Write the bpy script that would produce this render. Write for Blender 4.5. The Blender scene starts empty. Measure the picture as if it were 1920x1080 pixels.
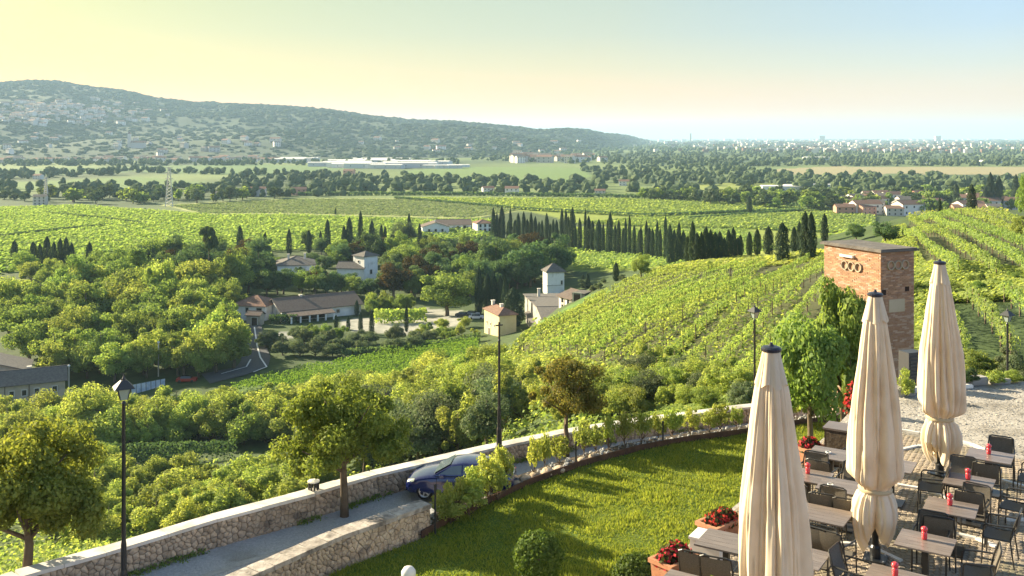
import bpy, bmesh, math, random
import numpy as np
from mathutils import Vector, Matrix, noise as mnoise

C = bpy.context.scene.collection
SC = bpy.context.scene
R = math.radians
F, CX, HY, CZ = 1800.0, 960.0, 258.0, 57.0       # focal length in photo pixels, centre column, horizon row, eye height above datum

# ------------------------------------------------------------------ camera, sky, sun, exposure
cd = bpy.data.cameras.new('camera')
cam = bpy.data.objects.new('camera', cd); C.objects.link(cam)
cam.location = (0, 0, CZ); cam.rotation_euler = (R(90), 0, 0)
cd.sensor_width = 36; cd.lens = 36 * F / 1920
cd.shift_y = -(540 - HY) / 1920
cd.clip_start = 0.1; cd.clip_end = 80000
SC.camera = cam

SUN_AZ, SUN_EL = R(-60), R(23)                 # azimuth from +Y towards +X
w = bpy.data.worlds.new('World'); SC.world = w; w.use_nodes = True
nt = w.node_tree; nt.nodes.clear()
sky = nt.nodes.new('ShaderNodeTexSky'); sky.sky_type = 'NISHITA'; sky.sun_disc = False
sky.sun_elevation = SUN_EL; sky.sun_rotation = SUN_AZ
sky.altitude = 100; sky.air_density = 1.0; sky.dust_density = 1.2; sky.ozone_density = 1.0
# warm evening aerosol: a whole-sky tint that depends on height above the horizon and on the angle to the sun
tc = nt.nodes.new('ShaderNodeTexCoord')
sep = nt.nodes.new('ShaderNodeSeparateXYZ'); nt.links.new(tc.outputs['Generated'], sep.inputs[0])
ramp = nt.nodes.new('ShaderNodeValToRGB'); nt.links.new(sep.outputs['Z'], ramp.inputs[0])
el = ramp.color_ramp.elements
el[0].position = 0.0; el[0].color = (1.0, .46, .24, 1)
el[1].position = 1.0; el[1].color = (1, 1, 1, 1)
for p_, c_ in ((.017, (.93, .54, .38)), (.035, (.78, .52, .45)), (.071, (.60, .53, .52)), (.107, (.53, .53, .59)), (.15, (.55, .57, .62)), (.35, (.85, .87, .92))):
    e = el.new(p_); e.color = (*c_, 1)
mul = nt.nodes.new('ShaderNodeMix'); mul.data_type = 'RGBA'; mul.blend_type = 'MULTIPLY'
mul.inputs['Factor'].default_value = 1.0
nt.links.new(sky.outputs[0], mul.inputs['A']); nt.links.new(ramp.outputs[0], mul.inputs['B'])
dot = nt.nodes.new('ShaderNodeVectorMath'); dot.operation = 'DOT_PRODUCT'
dot.inputs[1].default_value = (math.sin(SUN_AZ) * math.cos(SUN_EL), math.cos(SUN_AZ) * math.cos(SUN_EL), math.sin(SUN_EL))
nt.links.new(tc.outputs['Generated'], dot.inputs[0])
sr = nt.nodes.new('ShaderNodeValToRGB'); nt.links.new(dot.outputs['Value'], sr.inputs[0])
sr.color_ramp.elements[0].position = .1; sr.color_ramp.elements[0].color = (1, 1, 1, 1)
sr.color_ramp.elements[1].position = .8; sr.color_ramp.elements[1].color = (.68, .58, .25, 1)
e = sr.color_ramp.elements.new(.42); e.color = (.94, .80, .54, 1)
mul2 = nt.nodes.new('ShaderNodeMix'); mul2.data_type = 'RGBA'; mul2.blend_type = 'MULTIPLY'; mul2.inputs['Factor'].default_value = 1.0
nt.links.new(mul.outputs['Result'], mul2.inputs['A']); nt.links.new(sr.outputs[0], mul2.inputs['B']); mul = mul2
bg = nt.nodes.new('ShaderNodeBackground'); bg.inputs[1].default_value = 0.097
nt.links.new(mul.outputs['Result'], bg.inputs[0])
out = nt.nodes.new('ShaderNodeOutputWorld'); nt.links.new(bg.outputs[0], out.inputs[0])

sd = bpy.data.lights.new('sun', 'SUN'); sd.energy = 4.6; sd.angle = R(0.5); sd.color = (1.0, 0.86, 0.62)
sun = bpy.data.objects.new('sun', sd); C.objects.link(sun)
sv = Vector((math.sin(SUN_AZ) * math.cos(SUN_EL), math.cos(SUN_AZ) * math.cos(SUN_EL), math.sin(SUN_EL)))
sun.rotation_euler = sv.to_track_quat('Z', 'Y').to_euler()
sun.location = sv * 100
vs = SC.view_settings
vs.view_transform = 'Standard'; vs.look = 'None'; vs.gamma = 1; vs.exposure = 1.8
vs.use_curve_mapping = False
SC.render.engine = 'CYCLES'
SC.cycles.max_bounces = 10; SC.cycles.diffuse_bounces = 6; SC.cycles.transmission_bounces = 6
SC.cycles.transparent_max_bounces = 8; SC.cycles.volume_bounces = 1

# ------------------------------------------------------------------ helpers
rng = np.random.default_rng(7)
rnd = random.Random(11)

def P(px, py, d):
    return Vector(((px - CX) / F * d, d, CZ - (py - HY) / F * d))
def PZ(px, py, z):                                # on the level z (relative to the eye, negative)
    d = -z * F / (py - HY); return P(px, py, d)

def tag(o, label=None, cat=None, group=None, kind=None):
    if label: o['label'] = label
    if cat: o['category'] = cat
    if group: o['group'] = group
    if kind: o['kind'] = kind
    return o

def empty(name, loc, rz=0, label=None, cat=None, group=None, scale=None):
    o = bpy.data.objects.new(name, None); C.objects.link(o)
    o.empty_display_size = 0.2
    o.location = loc; o.rotation_euler = (0, 0, rz)
    if scale is not None: o.scale = scale
    return tag(o, label, cat, group)

def link(name, me, parent=None, loc=None, rot=None, scale=None):
    o = bpy.data.objects.new(name, me); C.objects.link(o)
    if parent: o.parent = parent
    if loc is not None: o.location = loc
    if rot is not None: o.rotation_euler = rot
    if scale is not None: o.scale = scale
    return o

def copy_tree(o, parent=None):
    c = o.copy(); C.objects.link(c); c.parent = parent
    for ch in list(o.children): copy_tree(ch, c)
    return c

def np_mesh(name, V, Fc, mats, smooth=False, mat_idx=None, col=None):
    """V (n,3), Fc (m,k) int"""
    me = bpy.data.meshes.new(name)
    V = np.asarray(V, dtype=np.float32); Fc = np.asarray(Fc, dtype=np.int32)
    m, k = Fc.shape
    me.vertices.add(len(V)); me.vertices.foreach_set('co', V.ravel())
    me.loops.add(m * k); me.loops.foreach_set('vertex_index', Fc.ravel())
    me.polygons.add(m); me.polygons.foreach_set('loop_start', np.arange(0, m * k, k, dtype=np.int32))
    me.polygons.foreach_set('loop_total', np.full(m, k, dtype=np.int32))
    if not isinstance(mats, (list, tuple)): mats = [mats]
    for mm in mats: me.materials.append(mm)
    if mat_idx is not None: me.polygons.foreach_set('material_index', np.asarray(mat_idx, dtype=np.int32))
    me.polygons.foreach_set('use_smooth', np.full(m, smooth))
    if col is not None:
        a = me.color_attributes.new('Col', 'FLOAT_COLOR', 'POINT')
        cc = np.ones((len(V), 4), dtype=np.float32); cc[:, :3] = col
        a.data.foreach_set('color', cc.ravel())
    me.update(calc_edges=True); me.validate()
    return me

class MB:
    def __init__(s): s.v = []; s.f = []; s.m = []
    def add(s, vs, fs, mi=0, M=None):
        b = len(s.v)
        for p in vs:
            p = Vector(p)
            s.v.append(tuple(M @ p) if M is not None else tuple(p))
        for f in fs: s.f.append(tuple(b + i for i in f)); s.m.append(mi)
        return s
    def box(s, c, size, mi=0, rz=0, M=None, top=1.0):
        x, y, z = size[0] / 2, size[1] / 2, size[2] / 2
        cr, sr = math.cos(rz), math.sin(rz)
        vs = []
        for dz, k in ((-z, 1.0), (z, top)):
            for dx, dy in ((-x, -y), (x, -y), (x, y), (-x, y)):
                dx *= k; dy *= k
                vs.append((c[0] + dx * cr - dy * sr, c[1] + dx * sr + dy * cr, c[2] + dz))
        return s.add(vs, [(0, 3, 2, 1), (4, 5, 6, 7), (0, 1, 5, 4), (1, 2, 6, 5), (2, 3, 7, 6), (3, 0, 4, 7)], mi, M)
    def tube(s, pts, r, n=6, mi=0, cap=True):
        pts = [Vector(p) for p in pts]
        rs = r if isinstance(r, (list, tuple)) else [r] * len(pts)
        b = len(s.v); up = None
        for i, p in enumerate(pts):
            t = (pts[min(i + 1, len(pts) - 1)] - pts[max(i - 1, 0)]).normalized()
            if up is None:
                up = Vector((0, 0, 1)) if abs(t.z) < .9 else Vector((1, 0, 0))
            a = t.cross(up).normalized(); up = a.cross(t).normalized()
            for k in range(n):
                an = 2 * math.pi * k / n
                s.v.append(tuple(p + (a * math.cos(an) + up * math.sin(an)) * rs[i]))
        for i in range(len(pts) - 1):
            for k in range(n):
                k2 = (k + 1) % n
                s.f.append((b + i * n + k, b + i * n + k2, b + (i + 1) * n + k2, b + (i + 1) * n + k)); s.m.append(mi)
        if cap:
            s.f.append(tuple(b + k for k in reversed(range(n)))); s.m.append(mi)
            e = b + (len(pts) - 1) * n
            s.f.append(tuple(e + k for k in range(n))); s.m.append(mi)
        return s
    def lathe(s, prof, c=(0, 0, 0), n=12, mi=0, cap=True):
        b = len(s.v)
        for r, z in prof:
            for k in range(n):
                an = 2 * math.pi * k / n
                s.v.append((c[0] + r * math.cos(an), c[1] + r * math.sin(an), c[2] + z))
        for i in range(len(prof) - 1):
            for k in range(n):
                k2 = (k + 1) % n
                s.f.append((b + i * n + k, b + i * n + k2, b + (i + 1) * n + k2, b + (i + 1) * n + k)); s.m.append(mi)
        if not cap: return s
        s.f.append(tuple(b + k for k in reversed(range(n)))); s.m.append(mi)
        e = b + (len(prof) - 1) * n
        s.f.append(tuple(e + k for k in range(n))); s.m.append(mi)
        return s
    def mesh(s, name, mats, smooth=False):
        me = bpy.data.meshes.new(name)
        me.from_pydata(s.v, [], s.f)
        if not isinstance(mats, (list, tuple)): mats = [mats]
        for m in mats: me.materials.append(m)
        me.polygons.foreach_set('material_index', s.m)
        me.polygons.foreach_set('use_smooth', [smooth] * len(s.f))
        me.update(); return me
    def build(s, name, mats, parent=None, smooth=False, **kw):
        o = link(name, s.mesh(name, mats, smooth), parent)
        return tag(o, **kw)

def quads_at(Cn, N, size, aspect=0.6, diamond=True, rg=rng):
    """leaf quads: centres, normals -> (n*4,3),(n,4)"""
    n = len(Cn)
    N = N / (np.linalg.norm(N, axis=1, keepdims=True) + 1e-9)
    A = rg.normal(size=(n, 3)); T = np.cross(N, A); T /= (np.linalg.norm(T, axis=1, keepdims=True) + 1e-9)
    B = np.cross(N, T)
    s = np.broadcast_to(np.asarray(size, dtype=float), (n,))[:, None]
    if diamond: V = np.stack([Cn + T * s, Cn + B * s * aspect, Cn - T * s, Cn - B * s * aspect], 1)
    else: V = np.stack([Cn + T * s + B * s * aspect, Cn - T * s + B * s * aspect, Cn - T * s - B * s * aspect, Cn + T * s - B * s * aspect], 1)
    return V.reshape(-1, 3), np.arange(n * 4).reshape(n, 4)

# ------------------------------------------------------------------ materials
def srgb(h):
    h = h.lstrip('#'); v = [int(h[i:i + 2], 16) / 255 for i in (0, 2, 4)]
    return tuple(((c / 12.92) if c <= .04045 else ((c + .055) / 1.055) ** 2.4) for c in v)

def mat(name, c1, c2=None, scale=5.0, rough=0.8, bump=0.0, bscale=None, metal=0.0, spec=0.3, detail=4, coords='Object', col_attr=False, stretch=None, c3=None, s3=0.5, w3=(.5, .65), obj_random=0.0, coat=0.0):
    m = bpy.data.materials.new(name); m.use_nodes = True
    t = m.node_tree; N, L = t.nodes, t.links
    b = N['Principled BSDF']; b.inputs['Roughness'].default_value = rough
    b.inputs['Metallic'].default_value = metal; b.inputs['Specular IOR Level'].default_value = spec
    b.inputs['Coat Weight'].default_value = coat
    co = N.new('ShaderNodeTexCoord').outputs[coords]
    if stretch:
        mp = N.new('ShaderNodeMapping'); mp.inputs['Scale'].default_value = stretch
        L.new(co, mp.inputs[0]); co = mp.outputs[0]
    colout = None
    if c2 is not None:
        nz = N.new('ShaderNodeTexNoise'); nz.inputs['Scale'].default_value = scale; nz.inputs['Detail'].default_value = detail
        nz.inputs['Roughness'].default_value = .65
        L.new(co, nz.inputs['Vector'])
        rp = N.new('ShaderNodeValToRGB'); rp.color_ramp.elements[0].position = .35; rp.color_ramp.elements[1].position = .65
        rp.color_ramp.elements[0].color = (*c1, 1); rp.color_ramp.elements[1].color = (*c2, 1)
        L.new(nz.outputs[0], rp.inputs[0]); colout = rp.outputs[0]
        if c3 is not None:
            n3 = N.new('ShaderNodeTexNoise'); n3.inputs['Scale'].default_value = s3; n3.inputs['Detail'].default_value = 5
            L.new(co, n3.inputs['Vector'])
            r3 = N.new('ShaderNodeMapRange'); r3.inputs[1].default_value = w3[0]; r3.inputs[2].default_value = w3[1]
            L.new(n3.outputs[0], r3.inputs[0])
            mx = N.new('ShaderNodeMix'); mx.data_type = 'RGBA'
            L.new(r3.outputs[0], mx.inputs['Factor']); L.new(colout, mx.inputs['A']); mx.inputs['B'].default_value = (*c3, 1)
            colout = mx.outputs['Result']
    if col_attr:
        at = N.new('ShaderNodeVertexColor'); at.layer_name = 'Col'
        if colout is None: colout = at.outputs[0]
        else:
            mx = N.new('ShaderNodeMix'); mx.data_type = 'RGBA'; mx.blend_type = 'MULTIPLY'; mx.inputs['Factor'].default_value = 1
            L.new(at.outputs[0], mx.inputs['A']); L.new(colout, mx.inputs['B']); colout = mx.outputs['Result']
    if obj_random:
        oi = N.new('ShaderNodeObjectInfo')
        mr = N.new('ShaderNodeMapRange'); mr.inputs[3].default_value = 1 - obj_random; mr.inputs[4].default_value = 1 + obj_random
        L.new(oi.outputs['Random'], mr.inputs[0])
        hs = N.new('ShaderNodeHueSaturation'); L.new(mr.outputs[0], hs.inputs['Value'])
        if colout is None: hs.inputs['Color'].default_value = (*c1, 1)
        else: L.new(colout, hs.inputs['Color'])
        colout = hs.outputs[0]
    if colout is None: b.inputs['Base Color'].default_value = (*c1, 1)
    else: L.new(colout, b.inputs['Base Color'])
    if bump:
        nb = N.new('ShaderNodeTexNoise'); nb.inputs['Scale'].default_value = bscale or scale * 3; nb.inputs['Detail'].default_value = 5
        L.new(co, nb.inputs['Vector'])
        bp = N.new('ShaderNodeBump'); bp.inputs['Strength'].default_value = min(1, bump); bp.inputs['Distance'].default_value = bump * .1
        L.new(nb.outputs[0], bp.inputs['Height']); L.new(bp.outputs[0], b.inputs['Normal'])
    return m

def leafmat(name, c1, c2, trans=0.45, tcol=None, objvar=0.2, gloss=0.012):
    """foliage: each leaf its own tint, part of the light passes through"""
    m = bpy.data.materials.new(name); m.use_nodes = True
    t = m.node_tree; N, L = t.nodes, t.links; N.clear()
    geo = N.new('ShaderNodeNewGeometry')
    mx = N.new('ShaderNodeMix'); mx.data_type = 'RGBA'
    mx.inputs['A'].default_value = (*c1, 1); mx.inputs['B'].default_value = (*c2, 1)
    L.new(geo.outputs['Random Per Island'], mx.inputs['Factor'])
    oi = N.new('ShaderNodeObjectInfo')
    mr = N.new('ShaderNodeMapRange'); mr.inputs[3].default_value = 1 - objvar; mr.inputs[4].default_value = 1 + objvar
    L.new(oi.outputs['Random'], mr.inputs[0])
    hs = N.new('ShaderNodeHueSaturation'); L.new(mr.outputs[0], hs.inputs['Value']); L.new(mx.outputs['Result'], hs.inputs['Color'])
    mh = N.new('ShaderNodeMapRange'); mh.inputs[3].default_value = .485; mh.inputs[4].default_value = .515
    ml = N.new('ShaderNodeMath'); ml.operation = 'MULTIPLY'; ml.inputs[1].default_value = 7.13
    fr = N.new('ShaderNodeMath'); fr.operation = 'FRACT'
    L.new(oi.outputs['Random'], ml.inputs[0]); L.new(ml.outputs[0], fr.inputs[0]); L.new(fr.outputs[0], mh.inputs[0]); L.new(mh.outputs[0], hs.inputs['Hue'])
    di = N.new('ShaderNodeBsdfDiffuse'); L.new(hs.outputs[0], di.inputs[0])
    tr = N.new('ShaderNodeBsdfTranslucent')
    tm = N.new('ShaderNodeMix'); tm.data_type = 'RGBA'; tm.blend_type = 'MULTIPLY'; tm.inputs['Factor'].default_value = 1
    tm.inputs['B'].default_value = (*(tcol or (1.9, 1.78, .95)), 1)
    L.new(hs.outputs[0], tm.inputs['A']); L.new(tm.outputs['Result'], tr.inputs[0])
    ms = N.new('ShaderNodeMixShader'); ms.inputs[0].default_value = trans
    L.new(di.outputs[0], ms.inputs[1]); L.new(tr.outputs[0], ms.inputs[2])
    gl = N.new('ShaderNodeBsdfGlossy'); gl.inputs['Roughness'].default_value = .6; gl.inputs['Color'].default_value = (.9, .9, .8, 1)
    m2 = N.new('ShaderNodeMixShader'); m2.inputs[0].default_value = gloss
    L.new(ms.outputs[0], m2.inputs[1]); L.new(gl.outputs[0], m2.inputs[2])
    o = N.new('ShaderNodeOutputMaterial'); L.new(m2.outputs[0], o.inputs[0])
    return m

M = {}
M['leaf_mid'] = leafmat('leaf_mid', (.12, .19, .055), (.21, .28, .08))
M['leaf_dark'] = leafmat('leaf_dark', (.065, .12, .055), (.11, .17, .075), trans=.35)
M['leaf_yellow'] = leafmat('leaf_yellow', (.18, .245, .06), (.34, .385, .12), trans=.5)
M['leaf_fresh'] = leafmat('leaf_fresh', (.15, .23, .06), (.29, .34, .10), trans=.5)
M['leaf_olive'] = leafmat('leaf_olive', (.10, .14, .07), (.19, .22, .12), trans=.35, tcol=(1.4, 1.5, .95))
M['leaf_copper'] = leafmat('leaf_copper', (.055, .055, .025), (.10, .075, .03), trans=.3, tcol=(1.7, 1.3, .6))
M['leaf_cypress'] = leafmat('leaf_cypress', (.024, .048, .028), (.042, .072, .036), trans=.08, objvar=.2)
M['leaf_vine'] = leafmat('leaf_vine', (.125, .20, .055), (.26, .335, .115), trans=.5, objvar=.12)
M['leaf_vine_shade'] = leafmat('leaf_vine_shade', (.10, .20, .04), (.17, .28, .06), trans=.4, objvar=.1)  # darker copy of the vine leaf, with shade put into its colour
M['leaf_far'] = leafmat('leaf_far', (.065, .105, .055), (.10, .145, .07), trans=.2)
M['leaf_hill'] = leafmat('leaf_hill', (.042, .072, .045), (.07, .105, .058), trans=.15)
M['grass_blade'] = leafmat('grass_blade', (.13, .19, .03), (.25, .29, .055), trans=.5, objvar=0)
M['grass_pale'] = leafmat('grass_pale', (.17, .21, .03), (.30, .32, .07), trans=.5, objvar=0)
M['bark'] = mat('bark', (.10, .075, .05), (.17, .13, .09), scale=6, bump=.4, rough=.95)
M['terrain'] = mat('terrain', (.75, .78, .7), (1.2, 1.2, 1.1), scale=.35, coords='Object', col_attr=True, rough=.95, bump=.0)
M['hill'] = mat('hill', (.62, .66, .66), (.98, .98, .96), scale=.012, coords='Object', col_attr=True, rough=.95, detail=8)
M['white_wall'] = mat('white_wall', (.70, .69, .65), (.80, .79, .76), scale=.6, rough=.9, bump=.1, bscale=8, c3=(.45, .43, .38), s3=.35, w3=(.56, .75))
M['grey_wall'] = mat('grey_wall', (.26, .25, .22), (.48, .46, .42), scale=1.2, rough=.95, bump=.3, bscale=6, c3=(.17, .16, .15), s3=.5)
M['ochre_wall'] = mat('ochre_wall', (.60, .50, .27), (.68, .58, .34), scale=.6, rough=.9, bump=.1, bscale=8)
M['sand_wall'] = mat('sand_wall', (.42, .35, .25), (.50, .42, .31), scale=.5, rough=.9, bump=.1, bscale=8, c3=(.36, .31, .24), s3=.4)
M['far_wall'] = mat('far_wall', (.62, .58, .52), obj_random=.28, rough=.9)
M['pink_wall'] = mat('pink_wall', (.55, .30, .22), obj_random=.2, rough=.9)
M['roof_tile'] = mat('roof_tile', (.115, .09, .078), (.17, .135, .115), scale=3, rough=.95, bump=.5, bscale=10, stretch=(1, .15, 1))
M['roof_grey'] = mat('roof_grey', (.10, .095, .09), (.17, .155, .14), scale=2, rough=.95, bump=.5, bscale=9)
M['roof_red'] = mat('roof_red', (.17, .10, .075), (.25, .155, .115), scale=2, rough=.95, bump=.4, bscale=9)
M['roof_white'] = mat('roof_white', (.62, .62, .6), obj_random=.15, rough=.8)
M['dark_glass'] = mat('dark_glass', (.02, .022, .025), rough=.15, spec=.6)
M['trim'] = mat('trim', (.6, .57, .5), rough=.8)
M['dark_wood'] = mat('dark_wood', (.05, .035, .025), (.08, .055, .04), scale=4, rough=.8)
M['asphalt'] = mat('asphalt', (.07, .075, .08), (.10, .105, .11), scale=3, rough=.9, bump=.1)
M['pale_gravel'] = mat('pale_gravel', (.30, .29, .27), (.40, .38, .35), scale=.8, rough=.95)
M['iron'] = mat('iron', (.018, .02, .022), (.03, .032, .035), scale=8, rough=.5, spec=.4)
M['white_line'] = mat('white_line', (.7, .7, .68), rough=.8)

# ------------------------------------------------------------------ the lie of the land: a smooth surface through surveyed heights
_ctl = []
def ctl(px, *dz):
    for d, z in dz: _ctl.append(((px - CX) / F, math.log(d), z))
ctl(-350, (12, -15), (25, -15.5), (40, -22), (70, -33), (120, -46), (200, -55), (400, -50), (600, -50))
ctl(0, (12, -15), (25, -15), (40, -20), (60, -28), (100, -43), (140, -51), (200, -55), (270, -54), (400, -50), (600, -50))
ctl(300, (12, -15), (30, -15.2), (50, -22), (80, -34), (120, -46), (170, -54), (200, -54.5), (265, -52), (360, -50), (600, -50))
ctl(600, (12, -15), (30, -15), (42, -17.5), (70, -28), (100, -38), (140, -47), (200, -51.5), (230, -51.5), (265, -51.3), (360, -50.3), (600, -50))
ctl(900, (12, -15), (36, -15), (50, -17.8), (70, -24), (100, -32.5), (150, -41.5), (200, -48), (260, -50), (360, -50), (600, -50))
ctl(960, (120, -30), (150, -32), (175, -37.5), (200, -44))
ctl(1080, (20, -15), (42, -15.5), (60, -19.5), (90, -24.5), (110, -25.6), (150, -28.4), (195, -32), (215, -38), (240, -44), (300, -48.5), (400, -49.5))
ctl(1200, (42, -15.5), (55, -18), (70, -21), (90, -22.6), (130, -24.2), (175, -25.8), (195, -27.5), (225, -33), (300, -42.5), (350, -45), (420, -48), (500, -50))
ctl(1400, (12, -15), (44, -15.5), (60, -17), (90, -19), (130, -20.6), (165, -22), (200, -25), (230, -28), (300, -38), (400, -47), (500, -50), (600, -50))
ctl(1540, (30, -14), (60, -15.5), (90, -17), (130, -18.6), (155, -19.6), (200, -24.5), (300, -37), (400, -46), (500, -50))
ctl(1700, (12, -14.5), (35, -13.6), (60, -13), (90, -13.4), (130, -14.1), (170, -15.6), (210, -17.4), (240, -21), (300, -32), (400, -44), (500, -50), (600, -50))
ctl(1900, (12, -14), (30, -13), (60, -12.4), (90, -12.9), (130, -13.4), (180, -14.2), (215, -16.4), (260, -24), (350, -40), (500, -50), (600, -50))
ctl(2300, (12, -13), (30, -12.5), (60, -11), (90, -10.5), (130, -11), (180, -13), (215, -16), (260, -24), (350, -40), (500, -50), (600, -50))
_ctl = np.array(_ctl)
def _K(r2): return np.where(r2 > 1e-12, .5 * r2 * np.log(r2 + 1e-12), 0)
def _fit():
    X = _ctl[:, :2]; n = len(X)
    K = _K(((X[:, None] - X[None]) ** 2).sum(-1)) + np.eye(n) * 2e-4
    Pm = np.c_[np.ones(n), X]; A = np.zeros((n + 3, n + 3)); A[:n, :n] = K; A[:n, n:] = Pm; A[n:, :n] = Pm.T
    return np.linalg.solve(A, np.r_[_ctl[:, 2], np.zeros(3)])
_W = _fit()
def ter(x, y):
    """height of the land relative to the eye at ground point x, y"""
    x = np.atleast_1d(np.asarray(x, float)); y = np.maximum(np.atleast_1d(np.asarray(y, float)), 10.0)
    u = np.clip(x / y, -.73, .745); v = np.log(y); outz = np.full(len(u), -50.0)
    m = y < 640
    if m.any():
        Q = np.c_[u[m], v[m]]; z = np.zeros(m.sum())
        for s in range(0, len(Q), 20000):
            q = Q[s:s + 20000]
            z[s:s + 20000] = _K(((q[:, None] - _ctl[None, :, :2]) ** 2).sum(-1)) @ _W[:-3] + _W[-3] + q @ _W[-2:]
        k = np.clip((y[m] - 480) / 150, 0, 1); k = k * k * (3 - 2 * k)
        outz[m] = z * (1 - k) + -50 * k
    return outz
_DG = np.exp(np.linspace(math.log(24), math.log(24000), 900))
def G(px, py, dmin=24):
    """where the sight line through a photo pixel meets the land -> world point"""
    u = (px - CX) / F; d = _DG[_DG >= dmin]
    zt = ter(u * d, d); zr = -(py - HY) / F * d
    hit = np.nonzero(zt >= zr)[0]
    if len(hit) == 0: dd = 24000.0
    elif hit[0] == 0: dd = d[0]
    else:
        i = hit[0]; a = zr[i - 1] - zt[i - 1]; b = zt[i] - zr[i]; dd = d[i - 1] + (d[i] - d[i - 1]) * a / (a + b + 1e-9)
    return Vector((u * dd, dd, CZ + float(ter(u * dd, dd)[0])))
def gz(x, y): return CZ + float(ter(x, y)[0])

def inpoly(px, py, poly):
    px = np.asarray(px, float); py = np.asarray(py, float); r = np.zeros(px.shape, bool); n = len(poly)
    for i in range(n):
        x1, y1 = poly[i]; x2, y2 = poly[(i + 1) % n]
        c = ((y1 > py) != (y2 > py)) & (px < (x2 - x1) * (py - y1) / ((y2 - y1) + 1e-12) + x1)
        r ^= c
    return r
def wpoly(pp, dmin=24): return [tuple(G(x, y, dmin)[:2]) for x, y in pp]

# fields, given by their corners on the ground (picked along sight lines), each with its soil or crop colour
FIELDS = {}
def field(name, pts, col, dmin=24): FIELDS[name] = (wpoly(pts, dmin), col)
GR = (.075, .115, .03)
field('pale', [(300, 384), (560, 372), (860, 373), (1000, 392), (880, 410), (560, 402), (380, 402)], (.30, .33, .12), 300)
field('plain_left', [(-60, 388), (150, 384), (400, 402), (560, 403), (800, 411), (930, 410), (930, 440), (500, 470), (-60, 470)], (.22, .27, .045), 300)
field('plain_left_near', [(-60, 470), (260, 470), (120, 500), (-60, 520)], (.22, .27, .045), 250)
field('plain_mid', [(800, 371), (1180, 373), (1400, 382), (1640, 402), (1640, 440), (1400, 440), (1080, 418), (1000, 398)], (.22, .27, .045), 300)
field('plain_near', [(1060, 425), (1640, 425), (1640, 470), (1250, 500), (1060, 508)], (.22, .27, .045), 250)
field('left_meadow', [(-60, 528), (60, 524), (110, 548), (80, 600), (-60, 590)], (.24, .28, .06), 180)
field('far_green', [(740, 322), (860, 312), (1080, 314), (1110, 330), (1080, 340), (860, 338)], (.13, .20, .06), 500)
field('far_green_left', [(-60, 335), (250, 322), (520, 330), (640, 318), (800, 312), (420, 308), (180, 314), (-60, 318)], (.10, .17, .06), 500)
field('far_green_low', [(-60, 345), (260, 332), (420, 345), (300, 352), (-60, 358)], (.11, .18, .05), 500)
field('far_tan', [(1440, 318), (1560, 312), (1980, 314), (1980, 330), (1700, 326), (1480, 328)], (.30, .26, .15), 500)
field('far_yellow', [(1290, 346), (1440, 342), (1500, 352), (1400, 362), (1300, 358)], (.24, .28, .07), 500)
field('valley_vines', [(380, 745), (620, 690), (780, 648), (900, 640), (930, 680), (780, 715), (560, 730)], (.08, .13, .03), 120)
field('court', [(640, 600), (740, 590), (760, 600), (800, 578), (900, 585), (880, 605), (780, 628), (640, 618)], (.34, .33, .31), 180)
field('court_left', [(478, 622), (530, 622), (560, 630), (520, 642), (478, 640)], (.30, .30, .29), 180)
field('lane', [(1280, 494), (1480, 474), (1545, 470), (1545, 485), (1450, 500), (1240, 512)], (.26, .30, .06), 120)
field('hill_plot_shaded_soil', [(965, 658), (1040, 608), (1132, 553), (1240, 513), (1440, 497), (1545, 487), (1640, 494), (1640, 700), (1560, 740), (1400, 738), (1225, 710), (1150, 692), (1090, 678)], (.06, .065, .028), 40)  # dark soil, with the shade between vine rows painted into its colour
field('upper_right_soil', [(1690, 436), (1730, 412), (1860, 408), (1985, 440), (1985, 525), (1730, 520)], (.07, .08, .03), 40)
field('slope_grass', [(960, 640), (1040, 590), (1100, 555), (1150, 540), (1130, 560), (1000, 640)], (.08, .15, .03), 100)
field('right_top', [(1720, 521), (1985, 526), (1985, 560), (1720, 560)], (.17, .21, .05), 60)

def build_terrain():
    nu, nd = 430, 560
    us = np.linspace(-.85, .85, nu)
    ds = np.exp(np.r_[np.linspace(math.log(9), math.log(900), 440), np.linspace(math.log(900), math.log(30000), 121)[1:]])
    U, D = np.meshgrid(us, ds); X = (U * D).ravel(); Y = D.ravel()
    Z = ter(X, Y)
    col = np.tile(np.array([.055, .085, .028]), (len(X), 1))
    nz = np.array([mnoise.noise((x * .004, y * .0016, 0)) for x, y in zip(X[::1], Y[::1])]) if len(X) < 400000 else 0
    far = Y > 640
    a = np.array([.05, .085, .035]); b = np.array([.15, .20, .07]); k = np.clip(nz * 2.2 + .45, 0, 1)[:, None]
    col = np.where(far[:, None], a * (1 - k) + b * k, col)
    vfar = Y > 6000
    col = np.where(vfar[:, None], col * .6 + np.array([.07, .08, .05]) * .4, col)
    for nme, (poly, c) in FIELDS.items():
        m = inpoly(X, Y, poly); col[m] = c
    idx = np.arange(len(ds) * nu).reshape(len(ds), nu)
    Fc = np.stack([idx[:-1, :-1], idx[:-1, 1:], idx[1:, 1:], idx[1:, :-1]], -1).reshape(-1, 4)
    me = np_mesh('ground', np.c_[X, Y, Z + CZ], Fc, M['terrain'], True, col=col)
    tag(link('ground', me), kind='structure')
build_terrain()

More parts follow.
